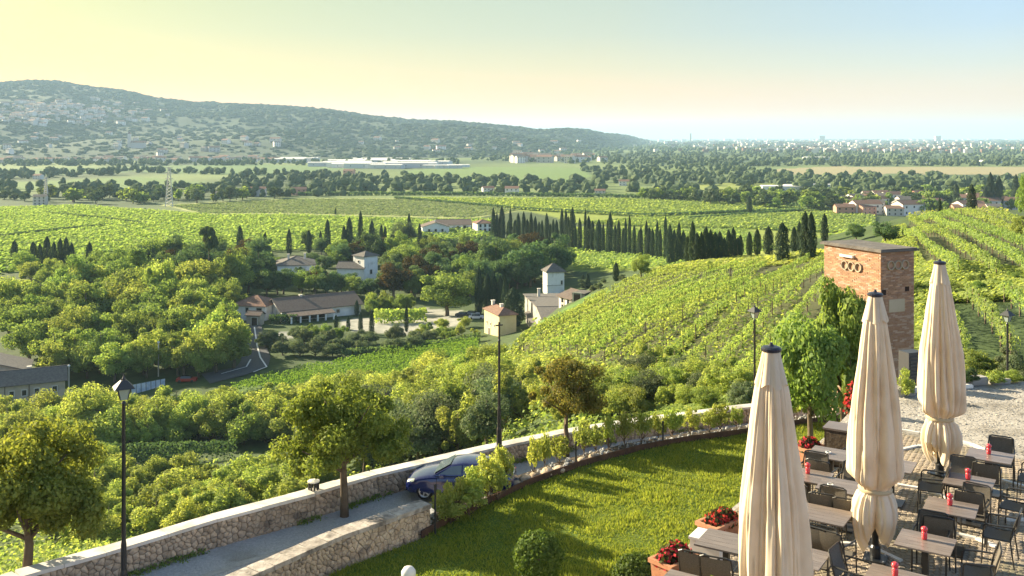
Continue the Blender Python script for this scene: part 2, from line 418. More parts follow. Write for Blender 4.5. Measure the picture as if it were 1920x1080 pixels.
# ------------------------------------------------------------------ the long hill across the valley
RID = [(-400, 175), (-100, 166), (0, 160), (60, 155), (110, 157), (160, 165), (230, 173), (290, 186), (360, 193), (430, 195), (520, 201), (600, 206), (640, 211), (700, 220), (760, 226), (850, 230), (900, 234), (960, 240), (1010, 246), (1060, 244), (1100, 246), (1130, 253), (1170, 257), (1210, 266), (1260, 272)]
FOO = [(-400, 304), (0, 302), (300, 300), (600, 299), (900, 296), (1050, 288), (1150, 280), (1210, 272), (1260, 274)]
def lerp(T, x): return float(np.interp(x, [t[0] for t in T], [t[1] for t in T]))
def hill_pt(px, t):
    """px column at the ridge, t 0 foot .. 1 ridge .. 1.4 far side"""
    fy = lerp(FOO, px); df = 50 * F / (fy - HY); dr = max(df * 1.35, 3900) + 500
    hr = -(lerp(RID, px) - HY) / F * dr
    d = df + (dr - df) * t
    x = (px - CX) / F * d
    if t <= 1:
        s = .42 * t + .58 * (t * t * (3 - 2 * t))
        z = -50.5 + (hr + 50.5) * s
        am = math.sin(math.pi * min(t, 1)) ** .7
        z += am * (60 * mnoise.noise((x * .0011 + 3, d * .0011, 0)) + 22 * mnoise.noise((x * .0035, d * .0035, 5))) * min(1, (hr + 50) / 150)
    else: z = hr - (t - 1) * 2.2 * (hr + 60)
    return x, d, z
def build_hill():
    cols = np.linspace(-420, 1262, 420); ts = np.r_[np.linspace(-.01, 1, 100), 1.12, 1.4]
    V = []; Cc = []
    for t in ts:
        for px in cols:
            x, d, z = hill_pt(px, t); V.append((x, d, z + CZ))
            n1 = mnoise.noise((x * .0016, d * .0011, 9)); n2 = mnoise.noise((x * .006, d * .006, 2)); n3 = math.sin(z * .55 + n2 * 5)
            fo = np.array((.045, .075, .042)); fi = np.array((.058, .088, .048)) if n3 > 0 else np.array((.048, .078, .044))
            k = 1 / (1 + math.exp(-(n1 * 14 + n2 * 4 - (.3 if t < .9 else 3))))
            Cc.append(fo * (1 - k) + fi * k)
    idx = np.arange(len(ts) * len(cols)).reshape(len(ts), len(cols))
    Fc = np.stack([idx[:-1, :-1], idx[:-1, 1:], idx[1:, 1:], idx[1:, :-1]], -1).reshape(-1, 4)
    tag(link('hills', np_mesh('hills', V, Fc, M['hill'], True, col=np.array(Cc))), kind='structure')
build_hill()

# ------------------------------------------------------------------ far woods
bmi = bmesh.new(); bmesh.ops.create_icosphere(bmi, subdivisions=1, radius=1)
ICO_V = np.array([v.co[:] for v in bmi.verts]); ICO_F = np.array([[v.index for v in f.verts] for f in bmi.faces]); bmi.free()
def blobs(name, pos, rad, hgt, m, kind='stuff', mat_=None, per=1):
    V = []; Fs = []; n = 0; rg = np.random.default_rng(len(pos))
    Pn = np.asarray(pos); k = len(Pn) * per
    P2 = np.repeat(Pn, per, 0); Rr = np.repeat(np.asarray(rad), per); Hh = np.repeat(np.asarray(hgt), per)
    if per > 1:
        an = rg.uniform(0, 6.28, k); q = rg.uniform(.15, .6, k)
        P2 = P2 + np.c_[np.cos(an) * Rr * q, np.sin(an) * Rr * q, rg.uniform(-.1, .45, k) * Hh]
        Rr = Rr * rg.uniform(.5, .75, k); Hh = Hh * rg.uniform(.5, .75, k)
    ja = 1 + rg.uniform(-.28, .28, (k, len(ICO_V), 1))
    an = rg.uniform(0, 6.28, k); ca, sa = np.cos(an)[:, None], np.sin(an)[:, None]
    v = ICO_V[None] * ja
    vx = v[..., 0] * ca - v[..., 1] * sa; vy = v[..., 0] * sa + v[..., 1] * ca
    v = np.stack([vx * Rr[:, None], vy * Rr[:, None], v[..., 2] * Hh[:, None] * .5], -1) + P2[:, None] + np.c_[np.zeros(k), np.zeros(k), Hh * .45][:, None]
    Fc = (ICO_F[None] + (np.arange(k) * len(ICO_V))[:, None, None]).reshape(-1, 3)
    me = np_mesh(name, v.reshape(-1, 3), Fc, mat_ or M['leaf_far'], False)
    return tag(link(name, me), kind=kind)

def hillwood():
    rg = random.Random(5); pos = []; r = []; h = []
    while len(pos) < 11000:
        px = rg.uniform(-350, 1215); t = rg.uniform(0.02, 1.0) if rg.random() < .9 else rg.uniform(.97, 1.03)
        x, d, z = hill_pt(px, t)
        n1 = mnoise.noise((x * .0016, d * .0011, 9))
        if n1 > .12 and rg.random() < .6 and t < .97: continue
        pos.append((x, d, z + CZ - 2)); q = rg.uniform(.6, 1.4) * d / 4200; r.append(13 * q); h.append(11 * q)
    blobs('hill_woodland', pos, r, h, None, mat_=M['leaf_hill'])
hillwood()

def px_scatter(poly, n, rg):
    xs = [p[0] for p in poly]; ys = [p[1] for p in poly]; o = []
    while len(o) < n:
        x = rg.uniform(min(xs), max(xs)); y = rg.uniform(min(ys), max(ys))
        if inpoly([x], [y], poly)[0]: o.append((x, y))
    return o
BANDS = [  # ground areas carrying trees out on the plain; count of trees
 ([(-40, 352), (330, 348), (560, 358), (660, 366), (360, 382), (120, 384), (-40, 372)], 170),
 ([(400, 336), (640, 330), (900, 340), (1130, 345), (1140, 366), (640, 364), (420, 350)], 260),
 ([(-40, 326), (210, 322), (230, 330), (-40, 338)], 70),
 ([(1090, 315), (1300, 310), (1480, 325), (1500, 346), (1290, 350), (1110, 345)], 230),
 ([(1180, 358), (1400, 366), (1640, 378), (1640, 400), (1400, 390), (1200, 374)], 160),
 ([(1480, 332), (1750, 332), (1960, 345), (1960, 392), (1700, 378), (1480, 356)], 330),
 ([(860, 285), (1960, 283), (1960, 312), (1420, 312), (1100, 308), (880, 300)], 1500),
 ([(1130, 268), (1960, 266), (1960, 284), (1130, 284)], 2200),
 ([(-40, 305), (860, 303), (860, 309), (-40, 312)], 420),
 ([(200, 318), (640, 330), (640, 334), (240, 324)], 60),
 ([(1640, 384), (1980, 378), (1980, 402), (1640, 404)], 60),
]
far_stuff = {'near': ([], [], []), 'far': ([], [], [])}
FAR_THINGS = []
def bands():
    rg = random.Random(3)
    for bi, (poly, n) in enumerate(BANDS):
        for (x, y) in px_scatter(poly, n, rg):
            d = 50 * F / (y - HY); X = (x - CX) / F * d
            hh = rg.uniform(6, 13) * (1 if d < 2500 else 1 + (d - 2500) / 7000); rr = hh * rg.uniform(.4, .75)
            if d > 8000: rr *= 3
            if d < 1150: FAR_THINGS.append((X, d, hh, rr, bi))
            else:
                k = 'near' if d < 3000 else 'far'
                far_stuff[k][0].append((X, d, CZ - 50.5)); far_stuff[k][1].append(rr); far_stuff[k][2].append(hh)
bands()
FAR_THINGS.sort(key=lambda t: t[1])
for t in FAR_THINGS[300:]:
    far_stuff['near'][0].append((t[0], t[1], CZ - 50.5)); far_stuff['near'][1].append(t[3]); far_stuff['near'][2].append(t[2])
FAR_THINGS = FAR_THINGS[:300]
blobs('plain_woodland', *far_stuff['near'], None, per=3)
blobs('distant_woodland', *far_stuff['far'], None)
# ------------------------------------------------------------------ tree prototypes (unit height, unit crown width)
def crown_mesh(name, kind, n, leaf, seed, m):
    rg = np.random.default_rng(seed)
    def dirs(k):
        v = rg.normal(size=(k, 3)); return v / np.linalg.norm(v, axis=1, keepdims=True)
    C0, N0, S0 = [], [], []
    if kind in ('round', 'roundhi', 'loose', 'shrub', 'tall'):
        K = {'round': 34, 'roundhi': 85, 'loose': 34, 'shrub': 20, 'tall': 38}[kind]
        zb, zt = {'round': (.06, 1), 'roundhi': (.24, 1), 'loose': (.15, 1), 'shrub': (.0, 1), 'tall': (.1, 1)}[kind]
        cz, hz = (zb + zt) / 2, (zt - zb) / 2
        for i in range(K):
            d = dirs(1)[0]
            if d[2] < -.6: d[2] *= .6
            q = rg.uniform(.45, .88) if i > K // 5 else rg.uniform(0, .35)
            c = np.array([d[0] * .5 * q, d[1] * .5 * q, cz + d[2] * hz * q])
            if kind == 'tall': c[:2] *= (1.15 - .8 * max(0, (c[2] - .5)))
            if kind == 'roundhi': c[:2] *= 1.15 - .5 * max(0, (c[2] - .45)) - .5 * max(0, .4 - c[2])
            r = (rg.uniform(.055, .14) if kind == 'roundhi' else rg.uniform(.08, .19)) * (.85 if q > .7 else 1.1) * (1.1 if kind == 'shrub' else 1)
            k = n // K; dd = dirs(k); rad = r * rg.uniform(.55, 1.12, (k, 1))
            zs = .8 if kind != 'shrub' else 1.0
            C0.append(c + dd * rad * np.array([1, 1, zs])); N0.append(dd + rg.normal(size=(k, 3)) * .55 + np.array([0, 0, .3]))
            S0.append(np.full(k, leaf) * rg.uniform(.6, 1.25, k))
    elif kind == 'cypress':
        z = rg.beta(1.1, 1.15, n); prof = np.interp(z, [0, .06, .25, .55, .8, .93, 1], [.22, .38, .5, .46, .32, .17, .02])
        an = rg.uniform(0, 6.283, n); bump = 1 + .16 * np.sin(an * 3 + z * 17 + seed) + .1 * np.sin(an * 5 - z * 31)
        r = prof * bump * rg.uniform(.72, 1.05, n)
        c = np.stack([np.cos(an) * r, np.sin(an) * r, .03 + z * .97], 1); C0.append(c)
        N0.append(np.stack([np.cos(an), np.sin(an), np.full(n, .35)], 1) + rg.normal(size=(n, 3)) * .4); S0.append(np.full(n, leaf) * rg.uniform(.6, 1.3, n))
    elif kind in ('cedar', 'pine'):
        if kind == 'cedar':
            for i in range(15):
                z = .18 + .8 * i / 14; rr = .5 * (1 - (i / 15) ** 1.3) + .06
                for j in range(6):
                    an = j * 1.05 + i * .7 + rg.uniform(-.3, .3); k = n // 90
                    t = rg.uniform(.1, 1, k); wd = .10 * (1.2 - t)
                    c = np.stack([np.cos(an) * t * rr + rg.normal(size=k) * wd, np.sin(an) * t * rr + rg.normal(size=k) * wd, z - .06 * t + rg.normal(size=k) * .012], 1)
                    C0.append(c); N0.append(rg.normal(size=(k, 3)) * .5 + np.array([0, 0, 1])); S0.append(np.full(k, leaf))
        else:
            for i in range(16):
                an = rg.uniform(0, 6.28); q = rg.uniform(0, .36); k = n // 16
                c0 = np.array([math.cos(an) * q, math.sin(an) * q, rg.uniform(.7, .92)])
                dd = dirs(k); dd[:, 2] = np.abs(dd[:, 2]) * .8 - .15
                C0.append(c0 + dd * np.array([.17, .17, .09])); N0.append(dd + rg.normal(size=(k, 3)) * .4 + [0, 0, .4]); S0.append(np.full(k, leaf))
    Cn = np.concatenate(C0); Nn = np.concatenate(N0); S = np.concatenate(S0)
    V, Fc = quads_at(Cn, Nn, S, .62, rg=rg)
    if kind == 'cypress': pass
    return np_mesh(name, V, Fc, m)

def trunk_mesh(kind, seed):
    rg = random.Random(seed); mb = MB()
    if kind == 'cypress': mb.tube([(0, 0, -.06), (0, 0, .08), (0, 0, .7)], [.09, .07, .02], 6)
    elif kind in ('cedar',): mb.tube([(0, 0, -.05), (0, 0, .5), (0, 0, .96)], [.035, .025, .006], 6)
    elif kind == 'pine':
        mb.tube([(0, 0, -.05), (.02, 0, .4), (0, .02, .72)], [.035, .028, .02], 6)
        for i in range(6):
            a = i * 1.05; mb.tube([(0, .02, .66), (math.cos(a) * .16, math.sin(a) * .16, .76), (math.cos(a) * .3, math.sin(a) * .3, .82)], [.014, .01, .005], 4)
    else:
        zb = {'round': .22, 'roundhi': .32, 'loose': .22, 'shrub': .06, 'tall': .2}[kind]; th = {'round': .034, 'roundhi': .03, 'loose': .03, 'shrub': .03, 'tall': .03}[kind]
        mb.tube([(0, 0, -.08), (.01, 0, zb * .5), (0, .01, zb), (.02, 0, .6), (0, 0, .85)], [th * 1.25, th, th * .85, th * .5, th * .15], 7)
        for i in range(9):
            a = i * 2.4 + rg.uniform(-.3, .3); z0 = zb + rg.uniform(-.02, .28); q = rg.uniform(.2, .38)
            mb.tube([(0, 0, z0), (math.cos(a) * q * .5, math.sin(a) * q * .5, z0 + .1), (math.cos(a) * q, math.sin(a) * q, z0 + rg.uniform(.14, .3))], [th * .5, th * .32, th * .12], 5)
    return mb.mesh('trunk', M['bark'], True)

PROTO = {}
M['any'] = M['leaf_mid']
def proto(kind, mk, n, leaf, variants=3):
    PROTO[(kind, mk)] = [(crown_mesh('crown', kind, n, leaf, 100 * i + len(PROTO) * 7 + 3, M[mk]), trunk_mesh(kind, i)) for i in range(variants)]
for k_, n_, l_, v_ in (('round', 9000, .0245, 4), ('loose', 10000, .0205, 3), ('tall', 9000, .0225, 3), ('shrub', 9500, .0245, 5), ('cypress', 5200, .028, 3), ('cedar', 5000, .024, 1), ('pine', 4000, .032, 1)):
    proto(k_, 'any', n_, l_, v_)
M['any'].use_nodes = True

PI = math.pi
_tc = [0]
NAMES = {'cypress': 'cypress_tree', 'cedar': 'cedar_tree', 'pine': 'umbrella_pine', 'round': 'leafy_tree', 'loose': 'leafy_tree', 'tall': 'tall_tree', 'shrub': 'shrub'}
CATS = {'cypress': 'cypress tree', 'cedar': 'conifer', 'pine': 'pine tree', 'shrub': 'shrub'}
def tree(kind, mk, loc, H, Wd, label, group=None, name=None, cat=None, sink=.02):
    _tc[0] += 1; pr = PROTO.get((kind, mk)) or PROTO[(kind, 'any')]; cm, tm = pr[_tc[0] % len(pr)]
    e = empty(name or NAMES[kind], (loc[0], loc[1], loc[2] - H * sink), rnd.uniform(0, 6.28), label, cat or CATS.get(kind, 'tree'), group, (Wd, Wd, H))
    link('trunk', tm, e); cr = link('crown', cm, e)
    if mk in M: cr.material_slots[0].link = 'OBJECT'; cr.material_slots[0].material = M[mk]
    return e
def tree_px(kind, mk, px, py, hpx, wpx, label, group=None, dmin=24, d=None, **kw):
    g = G(px, py, dmin) if d is None else Vector(((px - CX) / F * d, d, gz((px - CX) / F * d, d)))
    return tree(kind, mk, g, hpx * g.y / F, wpx * g.y / F, label, group, **kw)
ORD = ['first', 'second', 'third', 'fourth', 'fifth', 'sixth', 'seventh', 'eighth', 'ninth', 'tenth', 'eleventh', 'twelfth', 'thirteenth', 'fourteenth', 'fifteenth', 'sixteenth', 'seventeenth', 'eighteenth', 'nineteenth', 'twentieth', 'twenty-first', 'twenty-second', 'twenty-third', 'twenty-fourth', 'twenty-fifth', 'twenty-sixth', 'twenty-seventh', 'twenty-eighth', 'twenty-ninth', 'thirtieth', 'thirty-first', 'thirty-second', 'thirty-third', 'thirty-fourth', 'thirty-fifth', 'thirty-sixth', 'thirty-seventh', 'thirty-eighth', 'thirty-ninth', 'fortieth']
def ordn(i, n): return (ORD[i] + ' from left') if i < len(ORD) else ('one ' + ORD[min(len(ORD) - 1, n - i - 1)] + ' from right' if n - i - 1 < len(ORD) else 'at the right end')

# cypresses: (base column, base row, height px, width px)
def cyps(lst, what, group, dmin=24):
    lst = sorted(lst)
    for i, (x, y, h, wd) in enumerate(lst):
        tree_px('cypress', 'leaf_cypress', x, y, h, wd, f'dark slender cypress {what}, {ordn(i, len(lst))}', group, dmin)
row = []
rr_ = random.Random(2)
for x in np.arange(930, 1250, 7.2):
    t = (x - 930) / 320
    top = 398 + 26 * t + rr_.uniform(-11, 13); base = 452 + 36 * t
    row.append((x + rr_.uniform(-2, 2), base, base - top + (12 if rr_.random() < .2 else 0), rr_.uniform(7, 11) + (5 if rr_.random() < .15 else 0)))
cyps(row, 'in the long row behind the villa park', 'cypresses in the long row', 260)
row = []
for x in np.arange(1256, 1385, 8.5):
    t = (x - 1258) / 127
    top = 420 + 6 * math.sin(x) + rr_.uniform(-6, 14) + 12 * t; row.append((x, 497 - 14 * t, 497 - 14 * t - top, rr_.uniform(11, 17)))
cyps(row, 'in the dense block above the vines', 'cypresses in the dense block', 150)
cyps([(1388, 480, 40, 13), (1405, 479, 45, 13), (1420, 478, 50, 15), (1441, 478, 55, 20), (1467, 490, 74, 28), (1489, 472, 48, 14), (1499, 472, 58, 13), (1510, 487, 92, 22), (1521, 486, 90, 20), (1546, 455, 56, 14)],
     'on the crest left of the brick tower', 'cypresses on the crest by the brick tower', 110)
cyps([(1793, 392, 50, 13), (1822, 395, 50, 17), (1848, 394, 46, 14), (1857, 394, 72, 17), (1873, 394, 66, 16), (1905, 392, 66, 16), (1762, 402, 32, 8)],
     'above the right vineyard', 'cypresses above the right vineyard', 110)
cyps([(27, 488, 38, 14), (62, 500, 48, 16), (75, 500, 44, 12), (88, 500, 58, 16), (101, 502, 50, 12), (113, 502, 56, 14), (124, 503, 60, 14), (134, 504, 50, 14), (168, 515, 62, 17)],
     'in the far left clump', 'cypresses at the left end of the park', 150)
cyps([(450, 478, 56, 14), (497, 480, 46, 9), (542, 478, 50, 11), (579, 474, 44, 11), (601, 468, 36, 7), (614, 476, 66, 13), (645, 482, 60, 12), (655, 482, 76, 16), (676, 476, 82, 11), (697, 474, 62, 13), (715, 470, 50, 9), (722, 470, 48, 8),
      (767, 470, 72, 10), (787, 474, 56, 10), (925, 452, 64, 10), (941, 446, 60, 13), (415, 546, 66, 14), (352, 550, 72, 14), (476, 476, 26, 10), (484, 476, 22, 8)],
     'among the villa park trees', 'cypresses among the villa park trees', 190)
cyps([(898, 590, 92, 16), (914, 585, 74, 20), (925, 585, 78, 16), (938, 585, 70, 14), (948, 600, 84, 16), (962, 612, 74, 42)],
     'left of the yellow house', 'cypresses beside the yellow house', 190)
cyps([(1093, 540, 26, 8), (1102, 540, 28, 9), (1155, 527, 36, 13)], 'on the bank right of the ruined farmhouse', 'cypresses on the bank by the farmhouse', 150)
cyps([(630, 616, 26, 8), (653, 618, 24, 8), (676, 624, 40, 9), (697, 630, 50, 10), (669, 592, 30, 9), (762, 622, 50, 8)], 'in the forecourt of the long villa', 'small cypresses in the villa forecourt', 180)
cyps([(629, 402, 12, 4), (1405, 402, 36, 12), (1456, 338, 14, 5), (1470, 338, 16, 5), (835, 366, 14, 4), (945, 363, 10, 3)], 'standing alone out on the plain', 'lone cypresses on the plain', 400)

# park and valley trees that stand out: kind, leaf, column, base row, height px, width px, label
HERO = [
 ('round', 'leaf_mid', 838, 592, 92, 112, 'big round pale green tree beside the villa car park'),
 ('tall', 'leaf_fresh', 300, 600, 122, 78, 'tall light green poplar like tree in the left grove'),
 ('round', 'leaf_dark', 365, 545, 106, 92, 'large dark tree rising above the left side of the park'),
 ('pine', 'leaf_dark', 392, 560, 142, 36, 'umbrella pine sticking out above the dark park trees'),
 ('cedar', 'leaf_mid', 256, 545, 82, 84, 'spreading conifer with tiered branches left of the park'),
 ('round', 'leaf_copper', 820, 520, 62, 92, 'broad brownish tree in the middle of the villa park'),
 ('round', 'leaf_copper', 738, 560, 78, 76, 'brownish round tree beside the small white tower house'),
 ('round', 'leaf_copper', 880, 515, 66, 62, 'brown tinted tree right of the middle of the park'),
 ('round', 'leaf_copper', 995, 500, 72, 60, 'rust tinted tree in front of the cypress row'),
 ('round', 'leaf_dark', 1040, 520, 86, 82, 'dark dense tree at the right edge of the park'),
 ('round', 'leaf_dark', 985, 535, 94, 96, 'large dark tree behind the ruined farmhouse tower'),
 ('round', 'leaf_dark', 930, 530, 88, 84, 'large dark tree left of the farmhouse tower'),
 ('loose', 'leaf_olive', 757, 470, 58, 52, 'feathery pale green tree in front of the far villas'),
 ('round', 'leaf_mid', 1202, 522, 50, 42, 'solitary green tree on the bank above the hill vineyard'),
 ('shrub', 'leaf_mid', 1330, 511, 24, 20, 'small round tree at the edge of the hill vineyard'),
 ('round', 'leaf_copper', 445, 530, 72, 52, 'brown topped tree behind the left villa'),
 ('round', 'leaf_copper', 590, 548, 48, 62, 'russet tree in front of the grey hipped roof'),
 ('tall', 'leaf_mid', 870, 480, 44, 26, 'pale narrow tree in front of the far white villa'),
 ('round', 'leaf_dark', 1660, 458, 48, 58, 'dark round tree behind the roof of the brick tower'),
 ('round', 'leaf_dark', 1605, 452, 34, 40, 'dark bush left of the big tree behind the brick tower'),
 ('tall', 'leaf_mid', 1925, 430, 110, 44, 'green conifer at the right edge of the picture'),
 ('round', 'leaf_fresh', 1918, 450, 46, 56, 'bright bush at the foot of the conifer on the right edge'),
]
for i_, (x_, y_, h_, w_, m_) in enumerate([(500, 556, 58, 58, 'dark'), (532, 552, 50, 56, 'dark'), (566, 550, 48, 54, 'mid'), (612, 556, 50, 56, 'dark'), (640, 552, 44, 46, 'dark'), (664, 560, 44, 44, 'mid'), (692, 562, 46, 46, 'dark'), (722, 556, 54, 50, 'dark'), (655, 545, 38, 40, 'dark'), (775, 556, 60, 62, 'dark'), (610, 512, 38, 40, 'dark'), (632, 503, 34, 38, 'mid'), (655, 498, 30, 34, 'dark'), (545, 506, 26, 40, 'dark'), (585, 500, 30, 36, 'dark'), (500, 520, 44, 48, 'dark'), (520, 512, 36, 40, 'mid')]):
    HERO.append(('round', 'leaf_' + m_, x_, y_, h_, w_, f'{"dark" if m_ == "dark" else "mid green"} round tree in the park between the villas, {ORD[i_]} one'))
for k, mk, x, y, h, wd, lb in HERO: tree_px(k, mk, x, y, h, wd, lb)

def grove(poly, n, kinds, hr, asp, what, group, seed, sep_=.6, dmin=24):
    """trees standing on the ground inside a patch; heights in photo pixels"""
    rg = random.Random(seed); pts = []; tries = 0
    while len(pts) < n and tries < n * 60:
        tries += 1
        x, y = px_scatter(poly, 1, rg)[0]
        h = rg.uniform(*hr)
        if all(abs(x - a) > h * sep_ * .8 or abs(y - b) > h * sep_ * .32 for a, b, _ in pts): pts.append((x, y, h))
    KEY = [(668, 474, 712, 503), (642, 492, 680, 500), (525, 484, 590, 494), (1008, 494, 1062, 552), (980, 530, 1100, 585), (785, 411, 925, 430), (903, 565, 948, 622), (440, 545, 700, 600)]
    pts = [p for p in pts if not any(p[0] + p[2] * .42 > k[0] and p[0] - p[2] * .36 < k[2] and p[1] > k[3] - 2 and p[1] - p[2] < k[3] for k in KEY)]
    pts.sort(key=lambda p: p[1])
    rows = [pts[i:i + 16] for i in range(0, len(pts), 16)]
    nm = {0: 'rear'}
    for ri, rw in enumerate(rows):
        rw.sort(); pos = 'back rank' if ri == 0 and len(rows) > 1 else ('front rank' if ri == len(rows) - 1 and len(rows) > 1 else ('row' if len(rows) == 1 else ORD[ri] + ' rank'))
        for i, (x, y, h) in enumerate(rw):
            k, mk, desc = rg.choice(kinds)
            tree_px(k, mk, x, y, h, h * rg.uniform(*asp), f'{desc} {what}, {ordn(i, len(rw))}, {pos}', group, dmin)
D_ = ('round', 'leaf_dark', 'dark green tree'); Mi = ('round', 'leaf_mid', 'mid green tree'); Fr = ('round', 'leaf_fresh', 'fresh green tree')
Ye = ('round', 'leaf_yellow', 'yellow green tree'); Co = ('round', 'leaf_copper', 'brown tinted tree'); TD = ('tall', 'leaf_dark', 'tall dark tree'); TM = ('tall', 'leaf_mid', 'tall green tree')
grove([(180, 520), (330, 505), (470, 498), (640, 496), (760, 492), (900, 488), (1060, 505), (1060, 535), (960, 545), (900, 560), (800, 560), (620, 556), (470, 552), (330, 560), (200, 540)],
      170, [D_, D_, D_, TD, Mi, TM, D_, Mi, Co], (44, 76), (.8, 1.1), 'in the villa park', 'trees of the villa park', 1, .36, 180)
grove([(560, 470), (740, 462), (900, 460), (1000, 470), (900, 482), (600, 488)], 22, [D_, TM, Mi, D_], (28, 46), (.7, 1.0), 'behind the small tower house', 'trees behind the tower house', 2, .6, 220)
grove([(20, 512), (110, 520), (210, 540), (180, 560), (60, 535)], 9, [Mi, Fr, Mi], (36, 54), (.9, 1.15), 'by the left meadow', 'trees by the left meadow', 3)
grove([(140, 565), (300, 560), (440, 560), (462, 610), (470, 690), (330, 705), (60, 712), (0, 660), (0, 600), (120, 596)],
      92, [Fr, Mi, Fr, Mi, ('tall', 'leaf_mid', 'tall green tree')], (62, 100), (.85, 1.1), 'in the left grove', 'trees of the left grove', 4, .33)
for i, (x, y, h, wd) in enumerate([(110, 712, 86, 84), (215, 716, 76, 84), (275, 708, 70, 66), (345, 706, 88, 78), (372, 708, 70, 60), (405, 700, 98, 84), (440, 690, 108, 66), (425, 640, 84, 60), (350, 625, 90, 74)]):
    tree_px('round', 'leaf_fresh', x, y, h, wd, f'full bright green tree lining the grove road, {ordn(i, 9)}', 'trees lining the road by the grove')
grove([(490, 640), (560, 632), (640, 640), (740, 640), (860, 650), (700, 668), (560, 678), (500, 670)], 26, [('shrub', 'leaf_olive', 'silvery olive tree')], (24, 36), (1.1, 1.5), 'in the olive plot', 'olive trees below the long villa', 5, .5)
grove([(555, 620), (620, 615), (660, 628), (640, 648), (580, 645)], 7, [('shrub', 'leaf_mid', 'dense green shrub')], (30, 42), (.9, 1.1), 'in front of the porch', 'shrubs in front of the porch', 6)
grove([(690, 585), (760, 578), (770, 590), (700, 600)], 8, [('shrub', 'leaf_fresh', 'trimmed green tree'), ('tall', 'leaf_mid', 'trimmed green tree')], (34, 44), (.7, .9), 'right of the long villa', 'trimmed trees by the long villa', 7, .4)
grove([(780, 630), (860, 612), (900, 622), (905, 640), (820, 646), (760, 640)], 12, [('shrub', 'leaf_fresh', 'light green shrub'), ('shrub', 'leaf_yellow', 'yellow green shrub')], (16, 26), (1.1, 1.5), 'beside the yellow house', 'shrubs by the yellow house', 8, .6)
grove([(1075, 545), (1140, 528), (1200, 520), (1180, 532), (1100, 552)], 8, [('shrub', 'leaf_olive', 'pale shrub')], (10, 18), (1.2, 1.7), 'above the farmhouse', 'shrubs on the bank above the farmhouse', 9, .6)
# the slope between the valley and the wall
SY = ('shrub', 'leaf_yellow', 'sunlit yellow green shrub'); SF = ('shrub', 'leaf_fresh', 'bright green shrub'); LY = ('loose', 'leaf_yellow', 'airy yellow green tree'); LF = ('loose', 'leaf_fresh', 'airy bright green tree')
grove([(-30, 800), (120, 812), (260, 800), (450, 790), (640, 775), (800, 740), (900, 715), (960, 720), (900, 770), (700, 820), (420, 840), (200, 850), (-30, 850)], 85, [SY, SF, LY, Ye, SY], (60, 92), (.9, 1.25), 'on the lower slope', 'shrubs and trees of the lower slope', 10, .34)
tree_px('loose', 'leaf_yellow', 170, 835, 122, 124, 'wide sunlit yellow green tree behind the left street lamp')
grove([(100, 905), (300, 900), (470, 905), (620, 930), (560, 960), (420, 1000), (260, 1020), (120, 1040), (60, 960)], 60, [SY, SF, SY], (60, 92), (1.0, 1.4), 'below the road wall', 'shrubs on the bank below the wall', 11, .34)
grove([(560, 850), (700, 830), (900, 800), (1000, 790), (960, 840), (800, 880), (640, 900)], 24, [('loose', 'leaf_olive', 'grey green olive tree'), ('shrub', 'leaf_yellow', 'sunlit yellow green shrub')], (95, 130), (.85, 1.1), 'behind the road wall', 'olive trees behind the road wall', 12, .4)
grove([(960, 740), (1100, 735), (1180, 720), (1330, 730), (1400, 750), (1400, 775), (1200, 790), (1050, 800)], 46, [SF, SY, ('loose', 'leaf_olive', 'grey green olive tree'), LF], (46, 78), (.95, 1.3), 'above the road wall', 'shrubs between road wall and hill vineyard', 13, .38)
grove([(640, 760), (800, 725), (940, 700), (940, 745), (700, 790)], 30, [LF, LY, SF], (50, 76), (.9, 1.2), 'below the valley vineyard', 'trees below the valley vineyard', 14, .38)
grove([(1180, 700), (1260, 690), (1400, 720), (1480, 720), (1500, 760), (1300, 760)], 14, [SF, SY], (40, 64), (1.0, 1.3), 'under the hill vineyard', 'shrubs at the foot of the hill vineyard', 15, .5)
grove([(1720, 700), (1960, 700), (1960, 740), (1720, 745)], 12, [SF, SY, ('shrub', 'leaf_olive', 'pale green shrub')], (36, 58), (1.0, 1.4), 'beyond the gravel yard', 'shrubs beyond the gravel yard', 16, .5)
grove([(1700, 530), (1960, 525), (1960, 556), (1720, 560)], 14, [SF, ('shrub', 'leaf_mid', 'green shrub')], (16, 30), (1.4, 2.2), 'on the right vineyard bank', 'shrubs along the right vineyard bank', 17, .6)

# individual trees out on the plain
def far_trees():
    rg = random.Random(8)
    names = {0: 'beside the pylon on the plain', 1: 'in the tree belt beyond the pale field', 2: 'at the far left of the plain', 3: 'in the wood below the end of the hill', 4: 'in the dark belt behind the vineyard plain', 5: 'in the wood behind the pink houses', 9: 'between fields of the plain', 10: 'near the village on the right'}
    far = [crown_mesh('crown', 'round', 420, .10, 900 + i, M['leaf_far']) for i in range(3)]
    fard = [crown_mesh('crown', 'round', 420, .10, 950 + i, M['leaf_mid']) for i in range(2)]
    tk = trunk_mesh('round', 44)
    for (X, d, hh, rr, bi) in FAR_THINGS:
        wh = names.get(bi, 'out on the plain')
        pxx = CX + X / d * F; side = 'far left' if pxx < 300 else 'left' if pxx < 640 else 'centre left' if pxx < 900 else 'centre' if pxx < 1200 else 'centre right' if pxx < 1500 else 'right' if pxx < 1720 else 'far right'; sz = 'large' if hh > 10.8 else 'middling' if hh > 8.2 else 'small'; sh = 'broad' if rr / hh > .58 else 'narrow'
        e = empty('distant_tree', (X, d, gz(X, d) - .4), rg.uniform(0, 6.28), f'{sz} {sh} green tree {wh}, {side}', 'tree', f'trees {wh}', (rr * 2, rr * 2, hh))
        link('trunk', tk, e); link('crown', rg.choice(far + fard), e)
far_trees()

